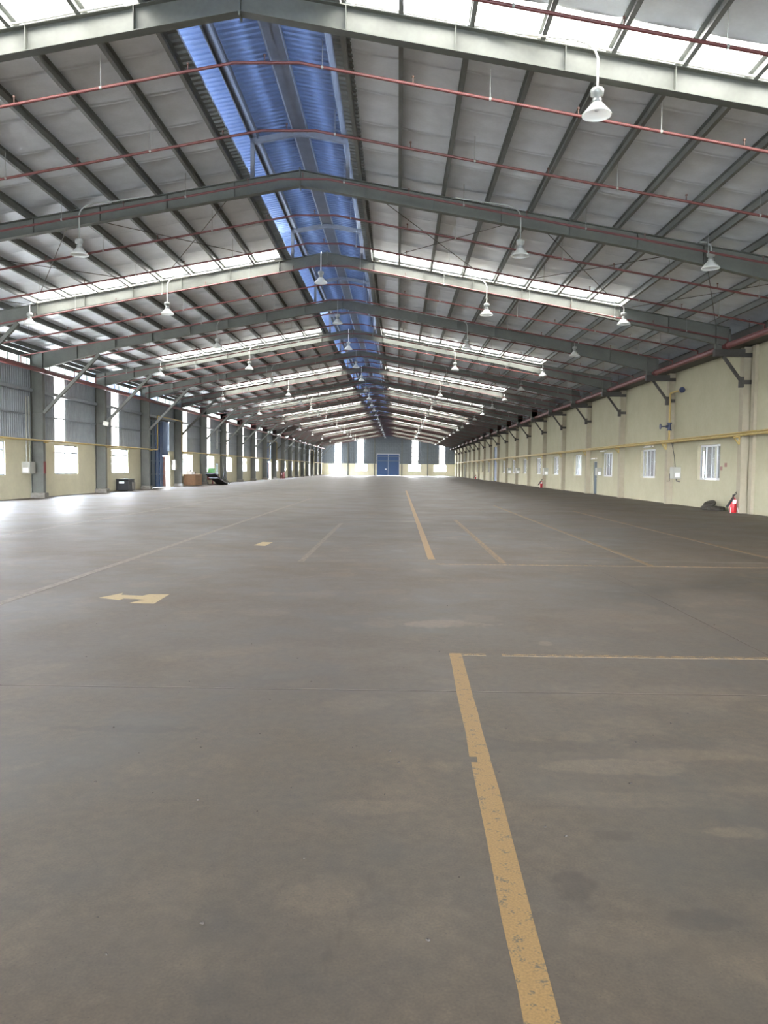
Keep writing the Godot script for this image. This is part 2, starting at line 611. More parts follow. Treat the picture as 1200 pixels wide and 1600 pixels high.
func build_ridge_vent() -> void:
	# raised ridge ventilator: blue ribbed sheets on purlins, open along both sides
	var root := thing("ridge_ventilator", "raised blue ribbed sheet ventilator running along the open ridge", "roof vent", Vector3.ZERO, "", "structure")
	var top := 10.62
	for sg: float in [-1.0, 1.0]:
		var st := begin()
		var reach := 2.15
		ribbed(st, P(RIDGE, top, 0), Vector3(0, 0, -1), Vector3(sg * reach, -reach * SLOPE, 0), Vector3.DOWN, 1.0, 0.2, 0.03)
		var m := finish(st, M.blue_sheet)
		for j in 110:
			inst("roof_sheet", m, root, Vector3(0, 0, -(6.0 + j)))
		var s2 := begin()
		for j in range(116, 182):
			ribbed(s2, P(RIDGE, top, j), Vector3(0, 0, -1), Vector3(sg * reach, -reach * SLOPE, 0), Vector3.DOWN, 1.0, 0.2, 0.03)
		for j in range(-19, 6):
			ribbed(s2, P(RIDGE, top, j), Vector3(0, 0, -1), Vector3(sg * reach, -reach * SLOPE, 0), Vector3.DOWN, 1.0, 0.2, 0.03)
		var rest := part("distant_sheets", s2, M.blue_sheet, root)
		rest.set_meta("kind", "stuff")
		# side skirt that hangs from the ventilator's eave, with the air gap below it
		var low_edge := 9.51 if sg < 0 else 9.55
		for k in range(-3, 22):
			var sk := begin()
			ribbed(sk, P(RIDGE + sg * reach, low_edge, 0), Vector3(0, 0, -1), Vector3(0, top - reach * SLOPE - low_edge, 0), Vector3(-sg, 0, 0), BAY, 0.2, 0.03)
			part("side_skirt", sk, M.blue_sheet, root, P(0, 0, zk(k)))
		# eave channel of the ventilator
		var s3 := begin()
		var x := RIDGE + sg * 1.22
		box(s3, x - 0.11, x + 0.11, 10.36 - 0.06, 10.40, DBACK, DEND)
		box(s3, x - 0.11, x - 0.10, 10.2, 10.36, DBACK, DEND)
		box(s3, x + 0.10, x + 0.11, 10.2, 10.36, DBACK, DEND)
		part("vent_purlin", s3, M.vent_steel, root)
	var s4 := begin()
	box(s4, RIDGE - 0.2, RIDGE + 0.2, 10.46, 10.52, DBACK, DEND)
	for x in [RIDGE - 0.2, RIDGE + 0.19]:
		box(s4, x, x + 0.01, 10.36, 10.5, DBACK, DEND)
	part("ridge_purlin", s4, M.vent_steel, root)

# ------------------------------------------------------------------ skylights
func build_skylights() -> void:
	var po := purlin_offsets()
	for k in range(1, 22, 2):
		for sg: float in [-1.0, 1.0]:
			var side := "slope above the clad window wall" if sg < 0 else "slope above the cream pier wall"
			var t := thing("skylight", "glowing skylight strip on the %s, %s from the end wall" % [side, ordinal((23 - k) / 2)], "skylight", P(RIDGE + sg * 1.65, yf(1.65), zk(k) - 0.2), "skylight strips on the " + side)
			for i in 8:
				var st := begin()
				var a: float = po[i] - 1.65 + 0.01
				var b: float = po[i + 1] - 1.65 - 0.01
				ribbed(st, Vector3(sg * a, 0.03 - SLOPE * a, 0.48), Vector3(0, 0, -1), Vector3(sg * (b - a), -SLOPE * (b - a), 0), Vector3.UP, 0.96, 0.16, 0.02)
				part("skylight_pane", st, M.skylight_sheet, t)
			var mid := (10.78 - 1.65) / 2.0
			panel_light(t, Vector3(sg * mid, -SLOPE * mid + 0.01, 0.0), Vector3(1, -sg * SLOPE, 0), Vector3(-sg * SLOPE, -1, 0), Vector2(9.0, 0.9), SKY_PANEL)

# ------------------------------------------------------------------ walls
func wall_with_holes(st: SurfaceTool, x0: float, x1: float, y0: float, y1: float, d0: float, d1: float, holes: Array) -> void:
	# holes: [d0, d1, y0, y1], side by side along d
	var at := d0
	for h in holes:
		if h[0] > at:
			box(st, x0, x1, y0, y1, at, h[0])
		if h[2] > y0:
			box(st, x0, x1, y0, h[2], h[0], h[1])
		if h[3] < y1:
			box(st, x0, x1, h[3], y1, h[0], h[1])
		at = h[1]
	if at < d1:
		box(st, x0, x1, y0, y1, at, d1)

func left_window(k: int, label: String, group: String) -> void:
	var t := thing("window_%d" % (taken.get("wcount", 0) + 1), label, "window", P(WL - 0.1, 1.1, zk(k) + 3.95), group, "structure")
	taken["wcount"] = taken.get("wcount", 0) + 1
	var h := 1.45
	var st := begin()
	for e in [[-1.45, -1.40], [1.40, 1.45]]:
		box(st, -0.04, 0.04, 0, 1.5, e[0], e[1])
	box(st, -0.04, 0.04, 0, 0.05, -1.4, 1.4)
	box(st, -0.04, 0.04, h, 1.5, -1.4, 1.4)
	part("window_frame", st, M.white_frame, t)
	var s2 := begin()
	box(s2, -0.03, 0.03, 1.06, 1.14, -1.4, 1.4)
	part("transom", s2, M.white_frame, t)
	for q in [-1.0, -0.05, 0.95]:
		var s3 := begin()
		box(s3, -0.03, 0.03, 0.05, 1.08, q - 0.02, q + 0.07)
		part("mullion", s3, M.white_frame, t)
	for q in [[-1.4, -1.0, 0.05, 1.08], [-0.95, -0.05, 0.05, 1.08], [0.0, 0.95, 0.05, 1.08], [1.0, 1.4, 0.05, 1.08], [-1.4, 1.4, 1.14, 1.45]]:
		var s4 := begin()
		box(s4, -0.003, 0.003, q[2], q[3], q[0], q[1])
		part("pane", s4, M.glass, t)

func build_wall_left() -> void:
	var root := thing("wall_left", "window wall with cream masonry below and grey metal cladding above", "wall", Vector3.ZERO, "", "structure")
	var doors := [6, 12, 18]
	# ribbed cladding sheets, one metre wide
	var st := begin()
	ribbed(st, P(WL - 0.06, 2.72, 0), Vector3(0, 0, -1), Vector3(0, 3.5, 0), Vector3.RIGHT, 1.0, 0.2, 0.035)
	var sheet := finish(st, M.cladding)
	var mid_s := begin()
	ribbed(mid_s, P(WL - 0.06, 2.72, 0), Vector3(0, 0, -1), Vector3(0, 3.5, 0), Vector3.RIGHT, 0.6, 0.2, 0.035)
	var mid_sheet := finish(mid_s, M.cladding)
	var thin_s := begin()
	ribbed(thin_s, P(WL - 0.06, 2.72, 0), Vector3(0, 0, -1), Vector3(0, 3.5, 0), Vector3.RIGHT, 0.2, 0.2, 0.035)
	var thin_sheet := finish(thin_s, M.cladding)
	var ss := begin()
	ribbed(ss, P(WL - 0.06, 4.95, 0), Vector3(0, 0, -1), Vector3(0, 1.27, 0), Vector3.RIGHT, 1.0, 0.2, 0.035)
	var short_sheet := finish(ss, M.cladding)
	for k in range(-3, 22):
		var d0 := zk(k)
		var st2 := begin()
		if k in doors:
			# great door opening from d0+1.7 to d0+6.6, low cream piers on both sides
			wall_with_holes(st2, WL - 0.2, WL, 0.0, 2.72, d0, d0 + BAY, [[d0 + 1.75, d0 + 6.75, 0.0, 2.72]])
			part("masonry_panel", st2, M.cream_masonry, root)
			for j in [0.0, 6.8]:
				inst("cladding_sheet", sheet, root, P(0, 0, d0 + j))
			inst("cladding_sheet", mid_sheet, root, P(0, 0, d0 + 1.0))
			inst("cladding_sheet", thin_sheet, root, P(0, 0, d0 + 1.6))
			inst("cladding_sheet", thin_sheet, root, P(0, 0, d0 + 7.8))
			for j in 5:
				inst("cladding_sheet", short_sheet, root, P(0, 0, d0 + 1.8 + j))
		else:
			wall_with_holes(st2, WL - 0.2, WL, 0.0, 2.72, d0, d0 + BAY, [] if k < 2 else [[d0 + 2.5, d0 + 5.4, 1.1, 2.6]])
			part("masonry_panel", st2, M.cream_masonry, root)
			for e in [0.0, 1.0, 3.8, 4.8, 5.8, 6.8]:
				inst("cladding_sheet", sheet, root, P(0, 0, d0 + e))
			inst("cladding_sheet", mid_sheet, root, P(0, 0, d0 + 2.0))
			inst("cladding_sheet", thin_sheet, root, P(0, 0, d0 + 7.8))
			if k < 2:
				inst("cladding_sheet", sheet, root, P(0, 0, d0 + 2.6))
				inst("cladding_sheet", thin_sheet, root, P(0, 0, d0 + 3.6))
				var s0 := begin()
				box(s0, WL - 0.1, WL - 0.04, 6.2, 6.9, d0, d0 + BAY)
				part("eave_board", s0, M.cladding, root)
			else:
				# upright translucent strip above the window
				var s5 := begin()
				ribbed(s5, P(WL - 0.07, 2.72, d0 + 2.62), Vector3(0, 0, -1), Vector3(0, 3.5, 0), Vector3.RIGHT, 1.2, 0.2, 0.03)
				part("light_strip", s5, M.skylight_sheet, root)
				panel_light(root, P(WL - 0.02, 4.4, d0 + 3.2), Vector3(0, 0, 1), Vector3.RIGHT, Vector2(1.1, 3.2), WALL_PANEL, Color(0.97, 0.985, 1.0))
		# girts
		for g in [[3.90, 0.07, 0.06], [5.0, 0.16, 0.16]]:
			if k in doors and g[0] < 4.5:
				continue
			var s6 := begin()
			box(s6, WL - 0.02, WL - 0.02 + g[2], g[0], g[0] + 0.012, d0 + 0.1, d0 + BAY - 0.1)
			box(s6, WL - 0.02 + g[2] - 0.012, WL - 0.02 + g[2], g[0], g[0] + g[1], d0 + 0.1, d0 + BAY - 0.1)
			box(s6, WL - 0.02, WL - 0.02 + g[2], g[0] + g[1] - 0.012, g[0] + g[1], d0 + 0.1, d0 + BAY - 0.1)
			part("girt", s6, M.cladding, root)
		# open clerestory under the eave
		var s7 := begin()
		box(s7, WL - 0.12, WL - 0.02, 6.18, 6.28, d0, d0 + BAY)
		part("clerestory_rail", s7, M.steel, root)
		var s8 := begin()
		box(s8, WL - 0.12, WL - 0.02, 6.57, 6.79, d0, d0 + BAY)
		part("eave_strut", s8, M.steel, root)
		for q in [1.4, 4.0, 5.9, 6.9]:
			var s9 := begin()
			box(s9, WL - 0.1, WL - 0.05, 6.28, 6.57, d0 + q, d0 + q + 0.06)
			part("clerestory_post", s9, M.steel, root)
		var s10 := begin()
		box(s10, WL - 0.1, WL - 0.02, 6.84, 7.06, d0, d0 + BAY)
		part("eave_purlin", s10, M.purlin_steel, root)
	# pale ribbed soffit of the roof overhang, seen through the clerestory
	for k in range(2, 22):
		var s11 := begin()
		ribbed(s11, P(WL - 0.15, yf(14.9) - 0.02, 0), Vector3(0, 0, -1), Vector3(-1.5, -1.5 * SLOPE, 0), Vector3.DOWN, BAY, 0.25, 0.04)
		part("soffit_sheet", s11, M.blue_sheet if k in [5, 6] else M.pale_sheet, root, P(0, 0, zk(k)))
	for k in range(2, 22):
		var s12 := begin()
		box(s12, WL - 1.62, WL - 1.58, 6.0, 6.72, zk(k), zk(k) + BAY)
		part("fascia_board", s12, M.pale_sheet, root)
	for k in range(2, 22):
		if k in doors:
			continue
		var lab := "white framed window in cream masonry of the clad wall, under a bright strip"
		var grp := "windows of the clad wall"
		if k == 5:
			lab = "white framed window above the black bin on the clad wall"
			grp = ""
		elif k == 7:
			lab = "white framed window above the wooden cabinet on the clad wall"
			grp = ""
		elif k == 8:
			lab = "white framed window behind the leaning black panel and wire cage"
			grp = ""
		left_window(k, lab, grp)
	for k in doors:
		great_door(k)

func great_door(k: int) -> void:
	var d0 := zk(k)
	var n: int = int(taken.get("dcount", 0)) + 1
	taken["dcount"] = n
	var lab := "tall teal blue steel sliding door standing partly open, with red panel" if k == 6 else "tall pale blue steel sliding door farther down the clad wall"
	var t := thing("door_%d" % n, lab, "door", P(WL - 0.15, 0, d0 + 4.2), "" if k == 6 else "far sliding doors of the clad wall", "structure")
	# leaves of vertical panels with rails; the last leaf is pushed aside and lets the light in
	var leaves := [[-2.5, -1.55], [-1.55, -0.61], [-0.61, 0.33], [0.33, 1.27]]
	for i in leaves.size():
		var q: Array = leaves[i]
		var st := begin()
		box(st, -0.03, 0.0, 0.02, 4.9, q[0], q[1])
		var leaf := part("door_leaf", st, M.teal_door if i < 2 else M.blue_door, t)
		for y in [0.02, 0.95, 1.9, 2.85, 3.8, 4.78]:
			var s2 := begin()
			box(s2, 0.0, 0.05, y, y + 0.08, q[0] + 0.02, q[1] - 0.02)
			part("rail", s2, M.teal_door if i < 2 else M.blue_door, leaf)
		var s3 := begin()
		box(s3, 0.0, 0.06, 0.02, 4.9, q[0], q[0] + 0.07)
		part("stile", s3, M.teal_door if i < 2 else M.blue_door, leaf)
	var s4 := begin()
	box(s4, -0.02, 0.03, 0.02, 2.3, 1.27, 1.95)
	part("red_panel", s4, M.red_door, t)
	var s5 := begin()
	box(s5, -0.03, 0.02, 2.36, 4.9, 1.27, 3.1)
	part("side_panel", s5, M.blue_door, t)
	var s6 := begin()
	box(s6, -0.02, 0.10, 4.9, 5.02, -2.5, 2.6)
	part("door_track", s6, M.dark_steel, t)

func right_window(k: int, gap: Array, label: String, group: String) -> void:
	var t := thing("window_%d" % (taken.get("wcount", 0) + 1), label, "window", P(WR + 0.16, 1.18, zk(k) + 3.8), group, "structure")
	taken["wcount"] = taken.get("wcount", 0) + 1
	var h := 1.47
	var st := begin()
	for e in [[-1.2, -1.16], [1.16, 1.2]]:
		box(st, -0.03, 0.03, 0, h, e[0], e[1])
	box(st, -0.03, 0.03, 0, 0.05, -1.16, 1.16)
	box(st, -0.03, 0.03, h - 0.04, h, -1.16, 1.16)
	part("window_frame", st, M.aluminium, t)
	for i in 4:
		var a := -1.16 + 0.58 * i
		var s3 := begin()
		var dx := 0.0 if i % 2 == 0 else -0.02
		for e in [[a, a + 0.035], [a + 0.545, a + 0.58]]:
			box(s3, dx - 0.01, dx + 0.012, 0.05, h - 0.04, e[0], e[1])
		box(s3, dx - 0.01, dx + 0.012, 0.05, 0.09, a, a + 0.58)
		box(s3, dx - 0.01, dx + 0.012, h - 0.08, h - 0.04, a, a + 0.58)
		var sash := part("sash", s3, M.aluminium, t)
		var s4 := begin()
		box(s4, dx - 0.003, dx + 0.003, 0.09, h - 0.08, a + 0.035, a + 0.545)
		part("pane", s4, M.dusty_glass, sash)
	# curtains behind the glass, with a gap
	for c in [[-1.2, gap[0]], [gap[1], 1.2]]:
		if c[1] - c[0] < 0.06:
			continue
		var s5 := begin()
		s5.set_smooth_group(1)
		var n := int((c[1] - c[0]) / 0.03)
		for i in n:
			var a0: float = lerpf(c[0], c[1], float(i) / n)
			var a1: float = lerpf(c[0], c[1], float(i + 1) / n)
			var x0 := 0.14 + 0.03 * sin(a0 * 42.0)
			var x1 := 0.14 + 0.03 * sin(a1 * 42.0)
			quad(s5, P(x0, -0.02, a0), P(x1, -0.02, a1), P(x1, h + 0.02, a1), P(x0, h + 0.02, a0), Vector3.LEFT)
		part("curtain", s5, M.curtain, t)

func build_wall_right() -> void:
	var root := thing("wall_right", "cream plastered wall divided by projecting piers", "wall", Vector3.ZERO, "", "structure")
	var st := begin()
	# pier with chamfered look: projects 0.29 m
	box(st, WR - 0.29, WR + 0.02, 0.0, 6.1, 0.0, 0.32)
	var pier := finish(st, M.pier_plaster)
	for k in range(-3, 22):
		var d0 := zk(k)
		inst("pier", pier, root, P(0, 0, d0))
		var s2 := begin()
		var holes := [[d0 + 2.6, d0 + 5.0, 1.18, 2.65]]
		if k == 5:
			holes = [[d0 + 2.6, d0 + 5.0, 1.18, 2.65], [d0 + 6.25, d0 + 7.35, 0.0, 2.15]]
		elif k < 1:
			holes = []
		elif k in [12, 18]:
			holes = [[d0 + 2.2, d0 + 6.2, 0.0, 4.6]]
		wall_with_holes(s2, WR, WR + 0.25, 0.0, 6.14, d0, d0 + BAY, holes)
		part("plaster_panel", s2, M.cream_plaster, root)
	# narrow second pier of the joint beside the third frame
	var s3 := begin()
	box(s3, WR - 0.12, WR + 0.02, 0.0, 6.1, zk(3) - 0.55, zk(3) - 0.3)
	part("pier", s3, M.pier_plaster, root)
	# rooms behind: floor, back wall with openings, lid
	var s4 := begin()
	var holes := []
	for k in [3, 4, 5, 6, 8, 11]:
		holes.append([zk(k) + 5.0, zk(k) + 7.4, 1.2, 2.6])
	wall_with_holes(s4, WR + 3.6, WR + 3.75, 0.0, 3.3, DBACK, DEND, holes)
	part("office_back_wall", s4, M.cream_plaster, root)
	var s5 := begin()
	box(s5, WR + 0.25, WR + 3.75, 3.3, 3.4, DBACK, DEND)
	part("office_ceiling", s5, M.cream_plaster, root)
	for k in range(1, 22):
		if k in [12, 18]:
			continue
		var gap := [[1.2, 1.2], [1.2, 1.2], [1.2, 1.2], [-0.9, -0.5]][posmod(k, 4)] as Array
		var lab := "aluminium sliding window with grey curtains in the cream pier wall"
		var grp := "curtained windows of the pier wall"
		if k == 3:
			gap = [-0.22, 0.08]
			lab = "curtained aluminium window with bright gap, beside two paper notices"
			grp = ""
		elif k == 4:
			gap = [-1.2, -1.06]
			lab = "curtained aluminium window next to the yellow riser with dark valve"
			grp = ""
		elif k == 5:
			gap = [-1.0, -0.75]
			lab = "curtained aluminium window next to the narrow teal door"
			grp = ""
		elif k == 6:
			gap = [-0.9, 0.8]
			lab = "aluminium window with its curtains drawn wide open, past teal door"
			grp = ""
		right_window(k, gap, lab, grp)
	# narrow teal door in the fifth bay
	var n: int = int(taken.get("dcount", 0)) + 1
	taken["dcount"] = n
	var t := thing("door_%d" % n, "narrow teal door in the cream wall beneath a tube lamp", "door", P(WR + 0.1, 0, zk(5) + 6.8), "", "structure")
	var s6 := begin()
	box(s6, 0.0, 0.04, 0.01, 2.1, -0.5, 0.5)
	part("door_leaf", s6, M.teal_door, t)
	var s7 := begin()
	for e in [[-0.55, -0.5], [0.5, 0.55]]:
		box(s7, -0.03, 0.06, 0.0, 2.15, e[0], e[1])
	box(s7, -0.03, 0.06, 2.1, 2.15, -0.5, 0.5)
	part("door_frame", s7, M.grey_box, t)
	var s8 := begin()
	tube(s8, [P(-0.06, 1.0, -0.4), P(-0.06, 1.0, -0.28)], 0.012)
	tube(s8, [P(0.0, 1.0, -0.4), P(-0.06, 1.0, -0.4)], 0.012)
	part("handle", s8, M.aluminium, t)
	# tall dark doorways far down the wall
	for k in [12, 18]:
		n = int(taken.get("dcount", 0)) + 1
		taken["dcount"] = n
		var u := thing("door_%d" % n, "tall dark blue steel door set back in the cream pier wall", "door", P(WR + 0.15, 0, zk(k) + 4.2), "tall doors of the pier wall", "structure")
		for q in [[-2.0, -0.01], [0.01, 2.0]]:
			var s9 := begin()
			box(s9, 0.0, 0.06, 0.02, 4.6, q[0], q[1])
			var leaf := part("door_leaf", s9, M.blue_door, u)
			for y in [0.1, 1.5, 3.0, 4.4]:
				var s10 := begin()
				box(s10, -0.04, 0.0, y, y + 0.1, q[0] + 0.05, q[1] - 0.05)
				part("rail", s10, M.blue_door, leaf)
	# dark gutter beam between the wall top and the roof
	var tr := thing("trim_1", "dark steel gutter beam along the top of the cream pier wall", "trim", Vector3.ZERO, "", "structure")
	var s11 := begin()
	box(s11, 12.2, WR + 0.3, 6.12, 6.18, DBACK, DEND)
	box(s11, 12.2, 12.24, 6.18, 6.5, DBACK, DEND)
	box(s11, WR + 0.1, WR + 0.3, 6.18, 6.92, DBACK, DEND)
	part("gutter", s11, M.dark_steel, tr)

func build_wall_far() -> void:
	end_wall("wall_far", "end wall of cream masonry and grey cladding round the blue double door", DEND, 1.0)

func build_wall_back() -> void:
	var root := thing("wall_back", "plain cream wall behind the viewer with a wide open doorway", "wall", Vector3.ZERO, "", "structure")
	var st := begin()
	box(st, WL - 0.3, -12.7, 0.0, 10.9, DBACK - 0.2, DBACK)
	box(st, 7.3, WR + 0.3, 0.0, 10.9, DBACK - 0.2, DBACK)
	box(st, -12.7, 7.3, 5.4, 10.9, DBACK - 0.2, DBACK)
	part("plaster_panel", st, M.cream_plaster, root)

func end_wall(called: String, label: String, e: float, sg: float) -> void:
	# e: inner face; sg: +1 when the hall lies on the near side of it
	var root := thing(called, label, "wall", Vector3.ZERO, "", "structure")
	var wins := [[-15.85, -13.05], [-9.83, -7.04], [2.33, 5.2], [8.18, 10.97]]
	var strips := [[-14.5, -13.1], [-9.3, -7.95], [3.15, 4.5], [9.3, 10.65]]
	# masonry
	var st := begin()
	var cuts := [[WL - 0.2, wins[0][0], 0.0, 2.7], [wins[0][1], wins[1][0], 0.0, 2.7], [wins[1][1], -4.85, 0.0, 2.7], [0.25, wins[2][0], 0.0, 2.7], [wins[2][1], wins[3][0], 0.0, 2.7], [wins[3][1], WR + 0.2, 0.0, 2.7]]
	for w in wins:
		cuts.append([w[0], w[1], 0.0, 1.0])
		cuts.append([w[0], w[1], 2.58, 2.7])
	for c in cuts:
		box(st, c[0], c[1], c[2], c[3], e, e + sg * 0.2)
	part("masonry_panel", st, M.cream_masonry, root)
	# cladding in metre-wide ribbed sheets up to the roof line
	var x := WL - 0.2
	while x < WR + 0.2:
		var skip := false
		for s in strips:
			if x + 0.5 > s[0] and x + 0.5 < s[1]:
				skip = true
		if not skip:
			var low := 4.9 if (x + 0.5 > -4.85 and x + 0.5 < 0.25) else 2.7
			var s2 := begin()
			var hi := yf(absf(x + 0.5 - RIDGE)) + 0.15
			ribbed(s2, P(x, low, e + sg * 0.05), Vector3.RIGHT, Vector3(0, hi - low, 0), Vector3(0, 0, sg), 1.0, 0.2, 0.03)
			part("cladding_sheet", s2, M.end_cladding, root)
		x += 1.0
	var s3 := begin()
	box(s3, WL - 0.3, wins[0][0], 2.7, 10.9, e + sg * 0.12, e + sg * 0.18)
	for i in 4:
		var a: float = strips[i][1]
		var b: float = strips[i + 1][0] if i < 3 else WR + 0.4
		if i == 1:
			box(s3, a, b, 4.9, 10.9, e + sg * 0.12, e + sg * 0.18)
			box(s3, a, -4.85, 2.7, 4.9, e + sg * 0.12, e + sg * 0.18)
			box(s3, 0.25, b, 2.7, 4.9, e + sg * 0.12, e + sg * 0.18)
		else:
			box(s3, a, b, 2.7, 10.9, e + sg * 0.12, e + sg * 0.18)
	box(s3, wins[0][0], strips[0][0], 2.7, 10.9, e + sg * 0.12, e + sg * 0.18)
	part("outer_sheet", s3, M.end_cladding, root)
	for s in strips:
		var hi: float = yf(absf((s[0] + s[1]) / 2.0 - RIDGE)) - 0.2
		var mid: float = (2.7 + hi) / 2.0
		for q in [[2.7, mid], [mid, hi]]:
			var s4 := begin()
			ribbed(s4, P(s[0], q[0], e + sg * 0.05), Vector3.RIGHT, Vector3(0, q[1] - q[0], 0), Vector3(0, 0, sg), s[1] - s[0], (s[1] - s[0]) / 7.0, 0.03)
			part("light_strip", s4, M.skylight_sheet, root)
		panel_light(root, P((s[0] + s[1]) / 2.0, mid, e - sg * 0.01), Vector3.RIGHT, Vector3(0, 0, sg), Vector2(1.3, hi - 2.8), WALL_PANEL, Color(0.97, 0.985, 1.0))
		var s12 := begin()
		box(s12, s[0], s[1], hi, hi + 0.5, e + sg * 0.02, e + sg * 0.1)
		part("cladding_sheet", s12, M.end_cladding, root)
	for y in [3.3, 4.3, 5.3, 6.3, 7.3, 8.3]:
		var half: float = minf((9.42 - y) / SLOPE, 30.0)
		var s5 := begin()
		box(s5, maxf(WL, RIDGE - half), minf(WR, RIDGE + half), y, y + 0.12, e - sg * 0.1, e + sg * 0.02)
		part("girt", s5, M.end_cladding, root)
	for px in [-11.5, -5.4, 0.85, 6.75]:
		var s6 := begin()
		box(s6, px - 0.12, px + 0.12, 0.0, yr(absf(px - RIDGE)), e - sg * 0.22, e - sg * 0.02)
		part("post", s6, M.steel, root)
	for w in wins:
		var i: int = int(taken.get("wcount", 0)) + 1
		taken["wcount"] = i
		var t := thing("window_%d" % i, "white framed window in the end wall beside the blue double door" if sg > 0 else "white framed window in the wall behind the viewer", "window", P((w[0] + w[1]) / 2.0, 1.0, e + sg * 0.1), "windows of " + called, "structure")
		var half: float = (w[1] - w[0]) / 2.0
		var s7 := begin()
		for q2 in [[-half, -half + 0.06], [half - 0.06, half], [-0.03, 0.03]]:
			box(s7, q2[0], q2[1], 0, 1.58, -0.04, 0.04)
		box(s7, -half, half, 0, 0.06, -0.04, 0.04)
		box(s7, -half, half, 1.52, 1.58, -0.04, 0.04)
		part("window_frame", s7, M.white_frame, t)
		for q2 in [[-half + 0.06, -0.03], [0.03, half - 0.06]]:
			var s8 := begin()
			box(s8, q2[0], q2[1], 0.06, 1.52, -0.003, 0.003)
			part("pane", s8, M.glass, t)
	# blue double door
	var n: int = int(taken.get("dcount", 0)) + 1
	taken["dcount"] = n
	var d := thing("door_%d" % n, "big blue steel double door in the middle of the end wall" if sg > 0 else "closed blue double door behind the viewer", "door", P(-2.3, 0, e - sg * 0.02), "", "structure")
	for q in [[-2.5, -0.03], [0.03, 2.5]]:
		var s9 := begin()
		box(s9, q[0], q[1], 0.03, 4.85, 0.0, sg * 0.06)
		var leaf := part("door_leaf", s9, M.blue_door, d)
		for y in 8:
			var s10 := begin()
			box(s10, q[0] + 0.06, q[1] - 0.06, 0.12 + y * 0.6, 0.56 + y * 0.6, sg * -0.05, 0.0)
			part("door_panel", s10, M.blue_door, leaf)
	var s11 := begin()
	for q2 in [[-2.62, -2.5], [2.5, 2.62], [-0.03, 0.03]]:
		box(s11, q2[0], q2[1], 0.0, 4.9, sg * -0.06, sg * 0.1)
	box(s11, -2.62, 2.62, 4.85, 5.0, sg * -0.06, sg * 0.1)
	part("door_frame", s11, M.aluminium, d)
	var s13 := begin()
	box(s13, -0.75, -0.3, 1.35, 1.6, sg * -0.07, sg * -0.05)
	part("door_plate", s13, M.box_label, d)

func build_yard() -> void:
	var st := begin()
	box(st, -160, WL - 0.3, -0.3, -0.1, -120, 300)
	box(st, WR + 0.3, 160, -0.3, -0.1, -120, 300)
	box(st, WL - 0.3, WR + 0.3, -0.3, -0.17, -120, 300)
	single("ground", st, M.yard, "pale concrete yard outside the windows", "ground", "", "structure")

# ------------------------------------------------------------------ steel frames
func i_beam(st: SurfaceTool, prof: Array, sg: float) -> void:
	# prof: [o, top, bottom]; flanges 0.2 wide along the hall
	for i in prof.size() - 1:
		var a: Array = prof[i]
		var b: Array = prof[i + 1]
		var xa: float = RIDGE + sg * a[0]
		var xb: float = RIDGE + sg * b[0]
		hexa(st, [P(xa, a[2], -0.006), P(xa, a[1], -0.006), P(xa, a[1], 0.006), P(xa, a[2], 0.006), P(xb, b[2], -0.006), P(xb, b[1], -0.006), P(xb, b[1], 0.006), P(xb, b[2], 0.006)])
		for f in [1, 2]:
			var t := -0.016 if f == 1 else 0.016
			hexa(st, [P(xa, a[f] + t, -0.1), P(xa, a[f], -0.1), P(xa, a[f], 0.1), P(xa, a[f] + t, 0.1), P(xb, b[f] + t, -0.1), P(xb, b[f], -0.1), P(xb, b[f], 0.1), P(xb, b[f] + t, 0.1)])

func depth_left(o: float) -> float:
	return 0.42 if o < 10.6 else lerpf(0.42, 0.78, clampf((o - 10.6) / 3.55, 0, 1))

func depth_right(o: float) -> float:
	return 0.42 if o < 8.6 else lerpf(0.42, 0.68, clampf((o - 8.6) / 5.6, 0, 1))

